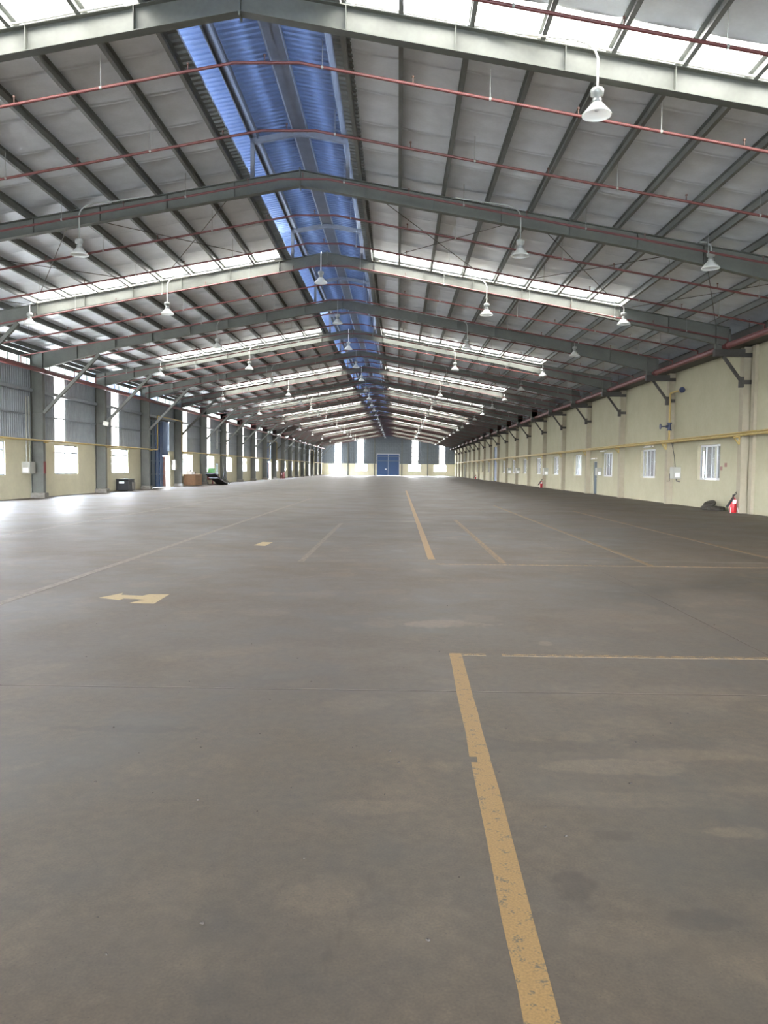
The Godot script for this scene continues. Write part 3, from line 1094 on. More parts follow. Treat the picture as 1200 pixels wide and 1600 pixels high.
func make_frame(label: String, group: String) -> Node3D:
	var t := thing("steel_frame", label, "steel frame", Vector3.ZERO, group)
	var m: Material = M.steel
	var st := begin()
	var pl := []
	for o in [0.0, 10.6, 14.15]:
		pl.append([o, yr(o), yr(o) - depth_left(o)])
	pl.append([14.72, yr(14.72), yr(14.72) - 0.7])
	i_beam(st, pl, -1.0)
	part("rafter", st, m, t)
	st = begin()
	var pr := []
	for o in [0.0, 8.6, 14.2]:
		pr.append([o, yr(o), yr(o) - depth_right(o)])
	pr.append([14.72, yr(14.72), yr(14.72) - 0.7])
	i_beam(st, pr, 1.0)
	part("rafter", st, m, t)
	st = begin()
	box(st, RIDGE - 0.015, RIDGE + 0.015, 8.93, 9.47, -0.11, 0.11)
	part("apex_plate", st, m, t)
	for sg: float in [-1.0, 1.0]:
		for o in [1.75, 3.55, 5.35, 7.15, 8.95, 10.70, 12.5]:
			var dp := depth_left(o) if sg < 0 else depth_right(o)
			st = begin()
			var x: float = RIDGE + sg * o
			box(st, x - 0.005, x + 0.005, yr(o) - dp, yr(o), -0.1, 0.1)
			part("stiffener", st, m, t)
	# column on the clad wall side
	st = begin()
	box(st, -17.39, -16.84, 0.24, 6.75, -0.006, 0.006)
	box(st, -16.85, -16.83, 0.24, 6.15, -0.13, 0.13)
	box(st, -17.41, -17.39, 0.24, 6.75, -0.13, 0.13)
	for y in [2.0, 4.0]:
		box(st, -17.39, -16.85, y, y + 0.012, -0.12, 0.12)
	part("column", st, m, t)
	st = begin()
	box(st, -17.4, -16.84, 6.1, 6.115, -0.12, 0.12)
	box(st, -16.845, -16.83, 6.1, yr(14.15), -0.11, 0.11)
	part("knee_plate", st, m, t)
	st = begin()
	cham(st, -17.42, -16.74, 0.0, 0.24, -0.22, 0.22, 0.03)
	part("plinth", st, M.plinth, t)
	st = begin()
	bar(st, P(-16.83, 4.02, 0.0), P(-14.15, 6.80, 0.0), 0.14, 0.14)
	part("knee_brace", st, m, t)
	# bracket on the pier wall side, where the frame rests on the pier
	st = begin()
	box(st, 11.55, 12.07, 5.95, 6.75, -0.006, 0.006)
	box(st, 11.55, 11.57, 5.95, 6.8, -0.1, 0.1)
	box(st, 12.05, 12.07, 5.95, 6.72, -0.1, 0.1)
	part("knee", st, m, t)
	st = begin()
	box(st, 11.52, 12.61, 5.74, 6.0, -0.12, 0.12)
	part("bracket_beam", st, M.dark_steel, t)
	for y in [5.72, 4.74]:
		st = begin()
		box(st, 12.56, 12.9, y, y + 0.15, -0.06, -0.005)
		part("clamp", st, M.dark_steel, t)
	st = begin()
	bar(st, P(11.86, 5.74, -0.02), P(12.52, 4.86, -0.02), 0.1, 0.1)
	part("pier_brace", st, M.dark_steel, t)
	st = begin()
	box(st, 12.46, 12.61, 4.62, 5.0, -0.09, 0.06)
	for y in [4.66, 4.80, 4.94]:
		tube(st, [P(12.54, y, -0.13), P(12.54, y, -0.09)], 0.02, 6)
	part("brace_shoe", st, M.dark_steel, t)
	# little portal that lifts the ridge ventilator
	for sg: float in [-1.0, 1.0]:
		st = begin()
		box(st, RIDGE + sg * 1.27 - 0.05, RIDGE + sg * 1.27 + 0.05, yr(1.27), 10.24, -0.06, 0.06)
		part("vent_post", st, M.vent_steel, t)
		st = begin()
		bar(st, P(RIDGE, 10.40, 0.0), P(RIDGE + sg * 1.32, 10.40 - 1.32 * SLOPE, 0.0), 0.12, 0.14)
		part("vent_rafter", st, M.vent_steel, t)
	return t

func build_frames() -> void:
	var lit := make_frame("steel portal frame lying under a glowing skylight strip", "portal frames under skylight strips")
	var st := begin()
	for sg: float in [-1.0, 1.0]:
		tube(st, [P(RIDGE + sg * 1.9, yr(1.9) + 0.02, -0.13), P(RIDGE + sg * 10.75, yr(10.75) + 0.02, -0.13)], 0.02, 6)
	part("conduit", st, M.white_conduit, lit)
	var dark := make_frame("steel portal frame crossing between skylight strips, under plain foil", "portal frames between skylight strips")
	for k in range(-2, 22):
		var src := lit if posmod(k, 2) == 1 else dark
		var o: Node3D
		if k == -2 or k == -1:
			o = src
		else:
			o = src.duplicate()
			o.name = numbered("steel_frame")
			add_child(o)
		o.position = P(0, 0, zk(k))
		o.set_meta("label", "%s steel portal frame from the blue end door, %s" % [ordinal(22 - k), "under a skylight strip" if posmod(k, 2) == 1 else "under plain foil"])

# ------------------------------------------------------------------ pipes
func build_sprinklers() -> void:
	var ys := func(x: float) -> float:
		if x < -3.06:
			return 8.87 - 0.184 * (-3.06 - x)
		if x > -1.88:
			return 8.87 - 0.184 * (x + 1.88)
		return 8.87
	var st := begin()
	tube(st, [P(-16.7, 6.0, 0), P(-16.7, ys.call(-16.6), 0), P(-16.5, ys.call(-16.5), 0), P(-3.06, 8.87, 0), P(-1.88, 8.87, 0), P(11.6, ys.call(11.6), 0), P(11.9, ys.call(11.9), 0), P(11.9, 6.05, 0)], 0.03, 8)
	var pipe := finish(st, M.red_paint)
	st = begin()
	tube(st, [P(0, 0, 0), P(0, 0.10, 0)], 0.012, 6)
	tube(st, [P(0, 0.10, 0), P(0, 0.13, 0)], 0.025, 6)
	var head := finish(st, M.head_metal)
	var hooks := []
	for x in [-15.0, -11.9, -8.7, -5.5, -1.45, 1.6, 4.7, 7.8, 10.4]:
		var o := absf(x - RIDGE)
		st = begin()
		tube(st, [P(x, ys.call(x) + 0.02, 0), P(x, yr(o) + 0.1, 0)], 0.006, 5)
		tube(st, [P(x - 0.02, ys.call(x) - 0.004, 0), P(x + 0.02, ys.call(x) + 0.004, 0)], 0.036, 8)
		hooks.append(finish(st, M.ballast))
	for n in range(-5, 57):
		var d := 14.76 + 2.888 * n
		var t := thing("sprinkler_pipe", "thin red sprinkler pipe across the roof, %s from the blue end door" % ordinal(57 - n), "sprinkler pipe", P(0, 0, d), "sprinkler pipes under the roof")
		inst("pipe", pipe, t)
		if n < -2 or n > 24:
			continue
		for x in [-13.4, -10.4, -7.1, -3.9, -2.5, 0.2, 3.2, 6.2, 9.2]:
			inst("sprinkler_head", head, t, P(x, ys.call(x) + 0.02, 0))
		for h in hooks:
			inst("hanger", h, t)

func build_wall_pipes() -> void:
	# red mains
	for q in [[11.9, 6.09, 0.11, "thick red fire main hung along the top of the cream pier wall", WR], [-16.68, 5.95, 0.11, "thick red fire main across the column heads of the clad wall", WL]]:
		var t := thing("fire_main", q[3], "pipe", P(q[0], q[1], 0))
		var st := begin()
		tube(st, [P(0, 0, DBACK + 0.2), P(0, 0, DEND - 0.3)], q[2], 14)
		part("pipe", st, M.red_paint, t)
		for k in range(1, 22):
			var s2 := begin()
			var top := 0.62 if q[0] > 0 else 0.55
			tube(s2, [P(0, 0.1, zk(k) - 2.0), P(0, top, zk(k) - 2.0)], 0.012, 6)
			part("hanger", s2, M.dark_steel, t)
			var s3 := begin()
			tube(s3, [P(0, 0, zk(k) - 0.35), P(0, 0, zk(k) - 0.27)], q[2] + 0.025, 14)
			part("coupling", s3, M.red_paint, t)
	# yellow pipe on the pier wall, on brackets
	var y := thing("yellow_pipe", "yellow pipe run on brackets along the cream pier wall", "pipe", P(12.5, 2.88, 0))
	var s4 := begin()
	tube(s4, [P(0, 0, 4), P(0, 0, DEND - 10)], 0.05, 10)
	tube(s4, [P(0.05, 0.09, 4), P(0.05, 0.09, DEND - 10)], 0.035, 8)
	part("pipe", s4, M.yellow_pipe, y)
	var sb := begin()
	box(sb, -0.12, 0.12, -0.09, -0.05, -0.04, 0.04)
	box(sb, 0.08, 0.12, -0.34, -0.05, -0.04, 0.04)
	bar(sb, P(-0.09, -0.08, 0), P(0.09, -0.32, 0), 0.04, 0.04)
	var bracket := finish(sb, M.yellow_pipe)
	for k in range(0, 22):
		inst("bracket", bracket, y, P(0, 0, zk(k) + 0.16))
	# yellow pipe on the clad wall, rising round the sliding doors
	var yl := thing("yellow_pipe", "yellow pipe along the clad wall, looping up over the door", "pipe", P(-16.72, 2.70, 0))
	var pts := [P(0, 0, 4)]
	for k in [6, 12, 18]:
		var a := zk(k) + 1.4
		var b := zk(k) + 7.6
		pts += [P(0, 0, a - 0.12), P(0, 0.04, a - 0.04), P(0, 0.15, a), P(0, 2.2, a), P(0, 2.32, a + 0.04), P(0, 2.35, a + 0.15), P(0, 2.35, b - 0.15), P(0, 2.32, b - 0.04), P(0, 2.2, b), P(0, 0.15, b), P(0, 0.04, b + 0.04), P(0, 0, b + 0.12)]
	pts.append(P(0, 0, DEND - 4))
	var s5 := begin()
	tube(s5, pts, 0.045, 8)
	part("pipe", s5, M.yellow_pipe, yl)
	for k in range(1, 22):
		var s6 := begin()
		box(s6, -0.12, 0.05, -0.10, -0.045, zk(k) - 0.06, zk(k) + 0.14)
		part("bracket", s6, M.yellow_pipe, yl)
	# riser with dark valve on the pier
	var r := thing("yellow_riser", "yellow riser pipe with dark blue gate valve on a cream pier", "pipe", P(12.56, 2.9, zk(4) - 0.35))
	var s7 := begin()
	tube(s7, [P(0, 0, 0), P(0, 2.1, 0), P(0, 2.2, -0.03), P(0, 2.25, -0.12), P(0.1, 2.27, -1.25)], 0.045, 10)
	part("pipe", s7, M.yellow_pipe, r)
	var s8 := begin()
	tube(s8, [P(0.1, 2.27, -1.22), P(0.1, 2.27, -1.28)], 0.13, 12)
	tube(s8, [P(0, 0.52, 0), P(0, 0.56, 0)], 0.12, 12)
	tube(s8, [P(0, 0.84, 0), P(0, 0.88, 0)], 0.12, 12)
	tube(s8, [P(0, 0.56, 0), P(0, 0.84, 0)], 0.085, 12)
	tube(s8, [P(0, 0.70, 0), P(-0.16, 0.70, 0)], 0.07, 10)
	tube(s8, [P(-0.16, 0.70, 0), P(-0.42, 0.70, 0)], 0.025, 8)
	tube(s8, [P(-0.40, 0.70, 0), P(-0.43, 0.70, 0)], 0.13, 14)
	part("valve", s8, M.valve_blue, r)

# ------------------------------------------------------------------ lamps
func build_lamps() -> void:
	var st := begin()
	lathe(st, [Vector2(0.235, 0.0), Vector2(0.24, 0.012), Vector2(0.215, 0.045), Vector2(0.165, 0.10), Vector2(0.115, 0.16), Vector2(0.085, 0.195)], Vector3.ZERO, 20)
	var bell := finish(st, M.bell_glass)
	st = begin()
	lathe(st, [Vector2(0.0, 0.19), Vector2(0.075, 0.19), Vector2(0.075, 0.26), Vector2(0.06, 0.27), Vector2(0.06, 0.30), Vector2(0.105, 0.315), Vector2(0.11, 0.40), Vector2(0.09, 0.425), Vector2(0.03, 0.435), Vector2(0.0, 0.436)], Vector3.ZERO, 14)
	var body := finish(st, M.ballast)
	st = begin()
	lathe(st, [Vector2(0.0, 0.06), Vector2(0.03, 0.07), Vector2(0.045, 0.11), Vector2(0.035, 0.15), Vector2(0.02, 0.2), Vector2(0.0, 0.21)], Vector3.ZERO, 10)
	var bulb := finish(st, M.box_label)
	var rows := [[-13.58, 6.70, "near the clad wall columns"], [-8.5, 7.1, "midway to the clad wall"], [-2.88, 8.25, "under the blue ridge"], [3.15, 7.13, "midway to the pier wall"], [8.12, 6.83, "near the pier wall"]]
	for k in range(1, 22):
		for i in 5:
			if k % 2 == 0 and i == 0:
				continue
			if k < 3 and i == 2:
				continue
			if k == 1 and (i == 4 or i == 0):
				continue
			var q: Array = rows[i]
			var x: float = q[0]
			var y: float = q[1] + (0.12 if (k == 1 and i == 3) else 0.0)
			var dz := -0.28
			var t := thing("high_bay_lamp", "unlit bell lamp %s, on the %s frame from the end wall" % [q[2], ordinal(22 - k)], "lamp", P(x, y, zk(k) + dz), "high bay lamps " + q[2])
			inst("bell_shade", bell, t)
			inst("ballast_housing", body, t)
			inst("bulb", bulb, t)
			var o := absf(x - RIDGE)
			var top := yr(o) - y
			var s := signf(x - RIDGE)
			var pts := [Vector3(0, 0.43, 0)]
			if i == 2:
				pts += [Vector3(0, top, 0), Vector3(0, top, dz * 1.0 + 0.1)]
			elif i == 0 or (i == 4):
				pts += [Vector3(0, top - 0.12, 0), Vector3(-0.02 * s, top - 0.03, 0), Vector3(-0.1 * s, top + 0.04, -0.06), Vector3(-0.25 * s, top + 0.07, -0.12)]
			else:
				var h := top - 0.0
				pts += [Vector3(0, h - 0.22, 0), Vector3(-0.05 * s, h - 0.1, 0), Vector3(-0.16 * s, h, 0), Vector3(-0.4 * s, h + 0.07, 0), Vector3(-1.0 * s, h + 0.16, -0.05), Vector3(-1.7 * s, h + 0.30, -0.14)]
			st = begin()
			tube(st, pts, 0.018, 6)
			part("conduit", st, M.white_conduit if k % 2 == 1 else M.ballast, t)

func build_bracing() -> void:
	for k in [2, 10, 18]:
		for sg: float in [-1.0, 1.0]:
			for c in [[1.65, 6.16], [6.16, 10.78], [10.78, 14.2]]:
				for e in [[c[0], c[1]], [c[1], c[0]]]:
					var st := begin()
					tube(st, [P(RIDGE + sg * e[0], yr(e[0]) - 0.06, zk(k) + 0.1), P(RIDGE + sg * e[1], yr(e[1]) - 0.06, zk(k + 1) - 0.1)], 0.011, 5)
					single("brace_rod", st, M.dark_steel, "thin crossed steel tie rod stretched below the purlins between two frames", "tie rod", "crossed roof tie rods")

# ------------------------------------------------------------------ floor paint
func stripe(st: SurfaceTool, x0: float, x1: float, d0: float, d1: float, slant := 0.0) -> void:
	# a painted stripe with slightly uneven edges, one millimetre and a half thick
	var along_d := (d1 - d0) > (x1 - x0)
	var len := (d1 - d0) if along_d else (x1 - x0)
	var n := maxi(2, int(len / 0.35))
	var a := PackedVector2Array()
	var b := PackedVector2Array()
	for i in n + 1:
		var t := float(i) / n
		var j0 := rng.randf_range(-0.004, 0.004)
		var j1 := rng.randf_range(-0.004, 0.004)
		if along_d:
			a.append(Vector2(x0 + j0 + slant * t * len, lerpf(d0, d1, t)))
			b.append(Vector2(x1 + j1 + slant * t * len, lerpf(d0, d1, t)))
		else:
			a.append(Vector2(lerpf(x0, x1, t), d0 + j0))
			b.append(Vector2(lerpf(x0, x1, t), d1 + j1))
	st.set_smooth_group(-1)
	for i in n:
		quad(st, P(a[i].x, 0.0015, a[i].y), P(b[i].x, 0.0015, b[i].y), P(b[i + 1].x, 0.0015, b[i + 1].y), P(a[i + 1].x, 0.0015, a[i + 1].y), Vector3.UP)
		quad(st, P(a[i].x, 0.0, a[i].y), P(a[i + 1].x, 0.0, a[i + 1].y), P(a[i + 1].x, 0.0015, a[i + 1].y), P(a[i].x, 0.0015, a[i].y), P(a[i].x - b[i].x, 0, a[i].y - b[i].y))
		quad(st, P(b[i].x, 0.0, b[i].y), P(b[i + 1].x, 0.0, b[i + 1].y), P(b[i + 1].x, 0.0015, b[i + 1].y), P(b[i].x, 0.0015, b[i].y), P(b[i].x - a[i].x, 0, b[i].y - a[i].y))

func build_paint() -> void:
	var t := thing("floor_line", "broad yellow line turning a corner on the open floor", "floor marking")
	var st := begin()
	stripe(st, 0.338, 0.443, 0.8, 4.05, 0.0175)
	part("stripe", st, M.yellow_paint, t)
	st = begin()
	stripe(st, 0.428, 0.500, 4.05, 4.13, 0.0175)
	stripe(st, 0.397, 0.502, 4.13, 6.50, 0.0175)
	part("stripe", st, M.yellow_paint, t)
	st = begin()
	stripe(st, 0.535, 0.735, 6.425, 6.50)
	part("stripe", st, M.worn_yellow_paint, t)
	st = begin()
	stripe(st, 0.87, 8.4, 6.42, 6.50)
	part("stripe", st, M.worn_yellow_paint, t)
	var rows := [
		[0.52, 0.64, 13.35, 56.0, "yellow_paint", "yellow line running straight down the middle of the hall"],
		[0.53, 8.5, 12.66, 12.75, "worn_yellow_paint", "thin worn yellow line crossing the floor ahead of the long lines"],
		[4.05, 4.15, 12.75, 34.0, "worn_yellow_paint", "worn yellow line meeting the thin cross line at a corner"],
		[1.68, 1.79, 12.9, 24.0, "worn_yellow_paint", "faint yellow line close to the middle line of the hall"],
		[6.55, 6.65, 12.9, 30.0, "worn_yellow_paint", "faded yellow line running along the cream pier wall side"],
		[-4.44, -4.32, 4.0, 40.0, "pale_paint", "long greyish white line beside the painted arrow"],
		[-1.62, -1.52, 12.8, 22.0, "pale_paint", "faint short pale line between arrow and middle line"],
		[-8.6, -8.5, 16.0, 60.0, "pale_paint", "faint pale line far out toward the clad wall"]]
	for q in rows:
		st = begin()
		stripe(st, q[0], q[1], q[2], q[3])
		single("floor_line", st, M[q[4]], q[5], "floor marking")
	st = begin()
	flat_shape(st, PackedVector2Array([Vector2(-3.45, 9.05), Vector2(-3.30, 9.41), Vector2(-3.27, 9.27), Vector2(-3.0, 9.22), Vector2(-2.96, 9.34), Vector2(-2.72, 9.36), Vector2(-2.70, 8.70), Vector2(-2.98, 8.72), Vector2(-2.93, 8.88), Vector2(-2.86, 8.94), Vector2(-3.0, 9.0), Vector2(-3.15, 9.02), Vector2(-3.17, 8.92)]), 0.0, 0.0016)
	single("floor_arrow", st, M.arrow_paint, "pale yellow worn arrow painted on the floor", "floor marking")
	st = begin()
	flat_shape(st, PackedVector2Array([Vector2(-2.82, 15.45), Vector2(-2.77, 16.15), Vector2(-2.55, 16.1), Vector2(-2.58, 15.35)]), 0.0, 0.0016)
	single("floor_mark", st, M.arrow_paint, "small pale yellow square patch painted on the floor past the arrow", "floor marking")
	# specks and crumbs
	st = begin()
	for i in 70:
		var x := rng.randf_range(-2.2, 2.2)
		var d := rng.randf_range(2.3, 9.0)
		x *= d / 5.0
		var s := rng.randf_range(0.003, 0.009)
		var e := rng.randf_range(0, TAU)
		var u := Vector3(cos(e), 0, sin(e)) * s
		var v := Vector3(-sin(e), 0, cos(e)) * s * 0.6
		var c := P(x, 0.0, d)
		hexa(st, [c - u - v, c + u - v, c + u + v, c - u + v, c - u * 0.5 - v * 0.4 + Vector3.UP * s * 0.5, c + u * 0.6 - v * 0.4 + Vector3.UP * s * 0.6, c + u * 0.5 + v * 0.5 + Vector3.UP * s * 0.5, c - u * 0.5 + v * 0.5 + Vector3.UP * s * 0.4])
	single("floor_debris", st, M.debris, "tiny dark crumbs scattered over the concrete", "debris", "", "stuff")

# ------------------------------------------------------------------ things on the clad wall side
func wall_box(at: Vector3, size: Vector3, out: float, label: String, category: String, group := "") -> Node3D:
	# switch box: body, door with label; "out" is the x direction that its door faces
	var t := thing("switch_box", label, category, at, group)
	var st := begin()
	box(st, minf(0, out * size.x), maxf(0, out * size.x), 0, size.y, -size.z / 2, size.z / 2)
	part("body", st, M.grey_box, t)
	st = begin()
	var f := out * size.x
	box(st, minf(f, f + out * 0.02), maxf(f, f + out * 0.02), 0.02, size.y - 0.02, -size.z / 2 + 0.02, size.z / 2 - 0.02)
	part("door", st, M.grey_box, t)
	st = begin()
	box(st, size.x * minf(0, out) + 0.05, size.x * maxf(0, out) - 0.05, size.y * 0.1, size.y * 0.5, -size.z / 2 - 0.005, -size.z / 2)
	part("label_plate", st, M.box_label, t)
	return t

func build_left_items() -> void:
	# box with two conduits on the near column
	var b := wall_box(P(WL, 1.15, zk(4) - 0.75), Vector3(0.35, 0.55, 0.6), 1.0, "grey switch box on two conduits beside a plinthed steel column", "switch box")
	for dd in [-0.15, 0.15]:
		var st := begin()
		tube(st, [P(0.16, 0.55, dd), P(0.16, 3.6, dd)], 0.035, 8)
		part("conduit", st, M.grey_box, b)
	wall_box(P(WL + 0.02, 1.3, zk(6) + 7.3), Vector3(0.3, 0.75, 0.5), 1.0, "grey switch box on the cream pier past the sliding door", "switch box")
	# red notice on the column flange
	var st2 := begin()
	box(st2, -16.83, -16.80, 1.15, 1.73, zk(4) - 0.1, zk(4) + 0.1)
	single("fire_notice", st2, M.red_door, "narrow dark red plate on a steel column below the yellow pipe", "sign")
	# black bin with a pale label
	var t := thing("waste_bin", "black box-shaped bin with pale label against the cream wall", "bin", P(-16.95, 0, zk(5) + 3.5))
	st2 = begin()
	cham(st2, -0.38, 0.38, 0.05, 0.7, -0.55, 0.55, 0.03)
	part("body", st2, M.black, t)
	st2 = begin()
	box(st2, -0.4, 0.4, 0.7, 0.76, -0.58, 0.58)
	part("lid", st2, M.black, t)
	st2 = begin()
	box(st2, -0.2, 0.12, 0.48, 0.6, -0.556, -0.55)
	part("label_plate", st2, M.box_label, t)
	for e in [-0.45, 0.45]:
		st2 = begin()
		tube(st2, [P(-0.3, 0.06, e), P(0.3, 0.06, e)], 0.06, 10)
		part("wheel", st2, M.rubber, t)
	st2 = begin()
	box(st2, 0.38, 0.46, 0.1, 0.55, 0.1, 0.5)
	part("side_pocket", st2, M.plinth, t)
	# small floodlight on the fifth column
	var f := thing("floodlight", "small white floodlight fixed to a steel column", "lamp", P(-16.83, 3.85, zk(5) - 0.3))
	st2 = begin()
	bar(st2, P(0.12, 0.0, -0.1), P(0.18, 0.22, -0.14), 0.3, 0.1, Vector3(0, 0, 1))
	part("housing", st2, M.white_conduit, f)
	st2 = begin()
	bar(st2, P(0, 0.0, 0.2), P(0.14, 0.08, -0.1), 0.04, 0.04)
	part("arm", st2, M.dark_steel, f)
	# wooden cabinet with cartons on it
	var c := thing("wooden_cabinet", "pale wooden cabinet with drawers against the clad wall", "cabinet", P(-16.75, 0, zk(7) + 3.0))
	st2 = begin()
	box(st2, -0.5, 0.42, 0.04, 0.9, -1.0, 1.2)
	part("body", st2, M.wood, c)
	st2 = begin()
	box(st2, -0.54, 0.46, 0.9, 0.94, -1.04, 1.24)
	part("top", st2, M.wood, c)
	for i in 3:
		var s := begin()
		box(s, 0.42, 0.44, 0.08 + i * 0.27, 0.32 + i * 0.27, -0.95, 1.15)
		var dr := part("drawer", s, M.wood, c)
		s = begin()
		box(s, 0.44, 0.47, 0.19 + i * 0.27, 0.21 + i * 0.27, -0.1, 0.3)
		part("handle", s, M.black, dr)
	for q in [[-0.45, -0.1, 0.25, 0.35, "white carton standing open on the wooden cabinet"], [0.45, -0.15, 0.2, 0.25, "grey carton lying on the wooden cabinet"]]:
		var s := begin()
		box(s, q[1] - 0.2, q[1] + 0.2, 0.94, 0.94 + q[2], q[0] - q[3], q[0] + q[3])
		box(s, q[1] - 0.2, q[1] - 0.18, 0.94 + q[2], 0.94 + q[2] + 0.15, q[0] - q[3], q[0] + q[3])
		var o := inst(numbered("carton"), finish(s, M.box_label if q[2] > 0.22 else M.plinth), self, P(-16.75, 0, zk(7) + 3.0))
		tag(o, q[4], "carton")
	# leaning black panels, rack, green crate, wire cage, tripod
	var s3 := begin()
	bar(s3, P(-16.15, 1.0, zk(7) + 6.4), P(-15.95, 0.04, zk(8) + 2.0), 0.9, 0.07, Vector3.UP)
	single("black_panel", s3, M.black, "black board leaning on the floor by the wooden cabinet", "board")
	s3 = begin()
	bar(s3, P(-15.75, 0.62, zk(7) + 5.9), P(-15.6, 0.04, zk(8) + 1.2), 0.8, 0.06, Vector3.UP)
	single("black_panel", s3, M.black, "lower black board lying against the other leaning board", "board")
	var rk := thing("brown_rack", "low brown rack with black top behind the leaning boards", "rack", P(-16.9, 0, zk(8) + 2.7))
	s3 = begin()
	box(s3, -0.4, 0.3, 0.82, 0.9, -1.2, 1.2)
	part("top", s3, M.black, rk)
	for e in [[-0.38, -1.15], [0.22, -1.15], [-0.38, 1.1], [0.22, 1.1]]:
		s3 = begin()
		box(s3, e[0], e[0] + 0.06, 0.0, 0.82, e[1], e[1] + 0.06)
		part("leg", s3, M.red_door, rk)
	s3 = begin()
	box(s3, -0.38, 0.28, 0.4, 0.78, -1.1, 1.1)
	part("bin", s3, M.red_door, rk)
	s3 = begin()
	cham(s3, -0.25, 0.25, 0.0, 0.55, -0.35, 0.35)
	var g := inst(numbered("green_crate"), finish(s3, M.green_plastic), self, P(-16.9, 0.9, zk(8) + 2.0))
	tag(g, "light green plastic crate on the low brown rack", "crate")
	var cg := thing("wire_cage", "grey wire cage standing on the low brown rack", "cage", P(-16.9, 0.9, zk(8) + 3.1))
	for a in [-0.4, -0.2, 0.0, 0.2, 0.4]:
		for e in [-0.25, 0.25]:
			s3 = begin()
			box(s3, e - 0.015, e + 0.015, 0, 1.0, a - 0.015, a + 0.015)
			part("bar", s3, M.cage_grey, cg)
	for y in [0.0, 0.25, 0.5, 0.75, 0.97]:
		s3 = begin()
		box(s3, -0.26, 0.26, y, y + 0.03, -0.42, -0.39)
		box(s3, -0.26, 0.26, y, y + 0.03, 0.39, 0.42)
		box(s3, 0.24, 0.27, y, y + 0.03, -0.4, 0.4)
		box(s3, -0.27, -0.24, y, y + 0.03, -0.4, 0.4)
		part("hoop", s3, M.cage_grey, cg)
	var tp := thing("tripod_stand", "thin black tripod stand near the leaning boards", "stand", P(-16.0, 0, zk(8) + 3.2))
	s3 = begin()
	tube(s3, [P(0, 0.5, 0), P(0, 1.5, 0)], 0.025, 8)
	part("pole", s3, M.black, tp)
	for i in 3:
		s3 = begin()
		tube(s3, [P(0, 0.85, 0), P(0.5 * cos(i * 2.1), 0.02, 0.5 * sin(i * 2.1))], 0.025, 6)
		part("leg", s3, M.black, tp)
	# white downpipe in the ninth bay
	s3 = begin()
	tube(s3, [P(WL + 0.06, 3.3, zk(8) + 6.3), P(WL + 0.06, 5.1, zk(8) + 6.3)], 0.06, 8)
	single("white_tube", s3, M.white_conduit, "upright white tube on the grey cladding between two columns", "tube")
	# reddish bollards by the second sliding door
	for i in 3:
		s3 = begin()
		tube(s3, [P(-16.4, 0, zk(13) + 1.2 + i * 1.6), P(-16.4, 0.9, zk(13) + 1.2 + i * 1.6)], 0.07, 10)
		single("red_post", s3, M.red_door, "short dull red post on the floor past the second sliding door", "post", "red posts past the second sliding door")

# ------------------------------------------------------------------ things on the pier wall side
func extinguisher(at: Vector3, label: String) -> void:
	var t := thing("fire_extinguisher", label, "extinguisher", at)
	var st := begin()
	lathe(st, [Vector2(0.0, 0.02), Vector2(0.11, 0.02), Vector2(0.12, 0.05), Vector2(0.12, 0.46), Vector2(0.09, 0.53), Vector2(0.04, 0.57), Vector2(0.035, 0.6), Vector2(0.0, 0.6)], Vector3.ZERO, 18)
	part("cylinder", st, M.bright_red, t)
	st = begin()
	lathe(st, [Vector2(0.0, 0.59), Vector2(0.035, 0.59), Vector2(0.04, 0.68), Vector2(0.0, 0.69)], Vector3.ZERO, 10)
	bar(st, P(-0.02, 0.66, 0), P(0.12, 0.72, -0.03), 0.03, 0.015)
	part("valve", st, M.black, t)
	st = begin()
	tube(st, [P(0.0, 0.66, -0.02), P(0.05, 0.76, -0.06), P(0.10, 0.80, -0.05), P(0.06, 0.72, -0.10), P(-0.06, 0.60, -0.12)], 0.012, 6)
	part("hose", st, M.black, t)
	st = begin()
	tube(st, [P(-0.05, 0.58, -0.12), P(-0.30, 0.22, -0.16)], 0.045, 10)
	part("horn", st, M.black, t)
	st = begin()
	box(st, -0.07, 0.06, 0.36, 0.5, -0.123, -0.11)
	part("label_plate", st, M.box_label, t)
	for e in [-0.12, 0.12]:
		st = begin()
		bar(st, P(e, 0.2, -0.1), P(e * 1.25, 0.0, -0.14), 0.02, 0.02)
		part("stand_leg", st, M.white_conduit, t)

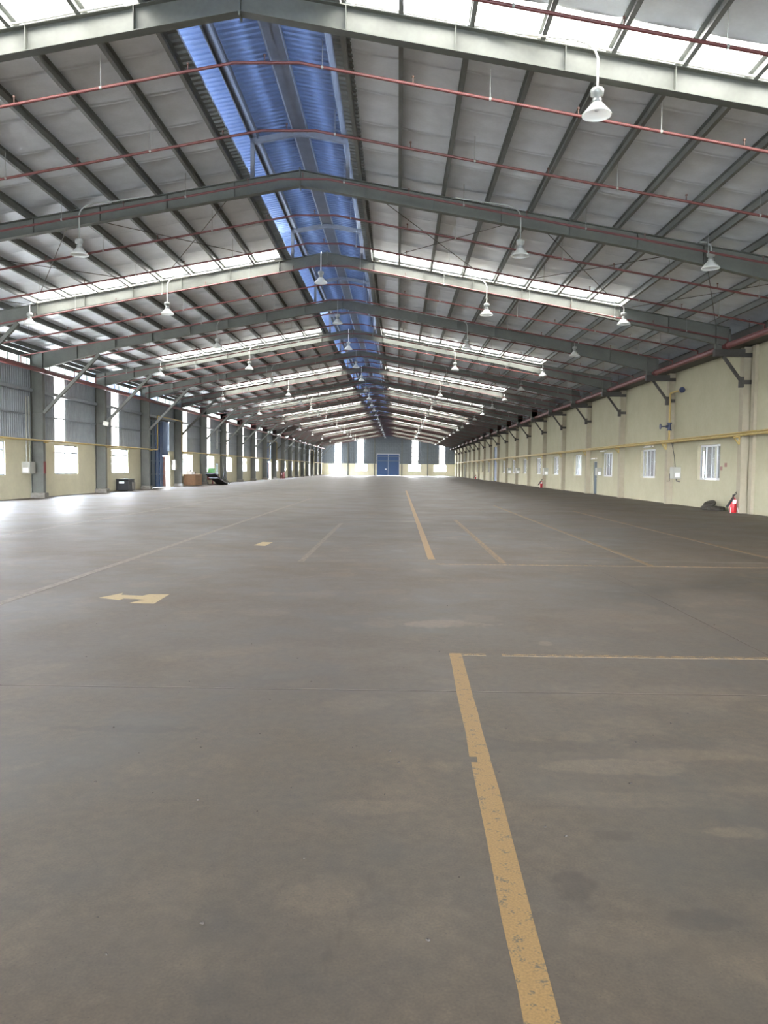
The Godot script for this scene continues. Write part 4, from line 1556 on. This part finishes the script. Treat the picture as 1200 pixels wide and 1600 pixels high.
func build_right_items() -> void:
	extinguisher(P(12.48, 0, zk(3) + 0.2), "red fire extinguisher with black horn next to coiled old tyres")
	extinguisher(P(12.5, 0, zk(8) - 0.1), "red fire extinguisher at a pier below a switch box")
	extinguisher(P(12.45, 0, zk(15) + 2.0), "dark red extinguisher far down the pier wall")
	# old tyres lying by the wall
	for q in [[1.95, 0.30, 0.12, "brown tyre lying flat at the foot of the cream wall"], [2.6, 0.30, 0.12, "dusty tyre under the tilted tyre by the wall"]]:
		var t := thing("old_tyre", q[3], "tyre", P(12.55, 0, zk(3) + q[0]))
		var st := begin()
		lathe(st, [Vector2(0.17, 0.02), Vector2(0.20, 0.0), Vector2(0.28, 0.0), Vector2(0.32, 0.04), Vector2(0.32, 0.12), Vector2(0.28, 0.16), Vector2(0.20, 0.16), Vector2(0.17, 0.14), Vector2(0.17, 0.02)], Vector3.ZERO, 20)
		part("tread", st, M.rubber, t)
		st = begin()
		for i in 12:
			var a := TAU * i / 12
			bar(st, P(0.315 * cos(a), 0.03, 0.315 * sin(a)), P(0.315 * cos(a), 0.13, 0.315 * sin(a)), 0.03, 0.03, Vector3(cos(a), 0, sin(a)))
		part("lugs", st, M.rubber, t)
	var tt := thing("old_tyre", "dusty tyre tilted up on top of another by the wall", "tyre", P(12.58, 0.17, zk(3) + 2.62))
	tt.rotation_degrees = Vector3(10, 0, 22)
	var s0 := begin()
	lathe(s0, [Vector2(0.13, 0.02), Vector2(0.16, 0.0), Vector2(0.22, 0.0), Vector2(0.25, 0.04), Vector2(0.25, 0.10), Vector2(0.22, 0.14), Vector2(0.16, 0.14), Vector2(0.13, 0.12), Vector2(0.13, 0.02)], Vector3.ZERO, 20)
	part("tread", s0, M.rubber, tt)
	# paper notices and stains
	for q in [[2.46, 1.58, "pink paper notice pasted beside the bright gapped window"], [2.03, 1.72, "higher pink paper notice pasted on the cream wall"]]:
		var st := begin()
		box(st, WR - 0.004, WR, q[1], q[1] + 0.16, zk(3) + q[0] - 0.12, zk(3) + q[0] + 0.12)
		single("paper_notice", st, M.notice, q[2], "notice")
	# switch boxes
	var b := wall_box(P(WR, 1.2, zk(4) - 0.75), Vector3(0.3, 0.53, 0.55), -1.0, "grey switch box with white label on a cream pier below the yellow riser", "switch box")
	var st := begin()
	tube(st, [P(-0.15, 0.53, 0.05), P(-0.18, 1.0, 0.1), P(-0.3, 1.65, 0.15)], 0.015, 6)
	tube(st, [P(-0.15, 0.0, -0.1), P(-0.14, -0.12, -0.15), P(-0.1, -0.14, -0.4)], 0.02, 6)
	part("cable", st, M.black, b)
	st = begin()
	tube(st, [P(-0.38, 0.22, 0.1), P(-0.38, -0.12, 0.1), P(-0.5, -0.12, 0.1)], 0.018, 6)
	part("lever", st, M.rubber, b)
	wall_box(P(WR, 1.22, zk(5) + 4.95 + 0.35), Vector3(0.28, 0.5, 0.45), -1.0, "grey switch box between curtained window and teal door", "switch box")
	wall_box(P(WR - 0.0, 1.1, zk(8) - 0.75), Vector3(0.35, 0.65, 0.6), -1.0, "grey switch box on the wall above the second extinguisher", "switch box")
	wall_box(P(WR, 1.15, zk(10) - 0.9), Vector3(0.35, 0.6, 0.6), -1.0, "grey switch box far along the cream pier wall", "switch box", "far switch boxes")
	wall_box(P(WR, 1.15, zk(10) + 5.4), Vector3(0.4, 0.6, 0.6), -1.0, "grey switch box far along the cream pier wall", "switch box", "far switch boxes")
	# tube lamps
	for q in [[zk(5) + 6.9, 2.30, "unlit tube lamp fixed over the narrow teal door"], [zk(5) + 4.6, 2.74, "unlit tube lamp fixed above a curtained window by yellow pipe"], [zk(4) + 3.6, 2.76, "long unlit tube lamp above the window past the riser"]]:
		var t := thing("tube_lamp", q[2], "lamp", P(WR, q[1], q[0]))
		st = begin()
		box(st, -0.07, 0.0, 0.0, 0.07, -0.65, 0.65)
		part("housing", st, M.white_conduit, t)
		st = begin()
		tube(st, [P(-0.10, 0.0, -0.6), P(-0.10, 0.0, 0.6)], 0.018, 8)
		part("tube", st, M.box_label, t)
		for e in [-0.62, 0.62]:
			st = begin()
			box(st, -0.12, -0.06, -0.03, 0.05, e - 0.02, e + 0.02)
			part("lamp_holder", st, M.grey_box, t)
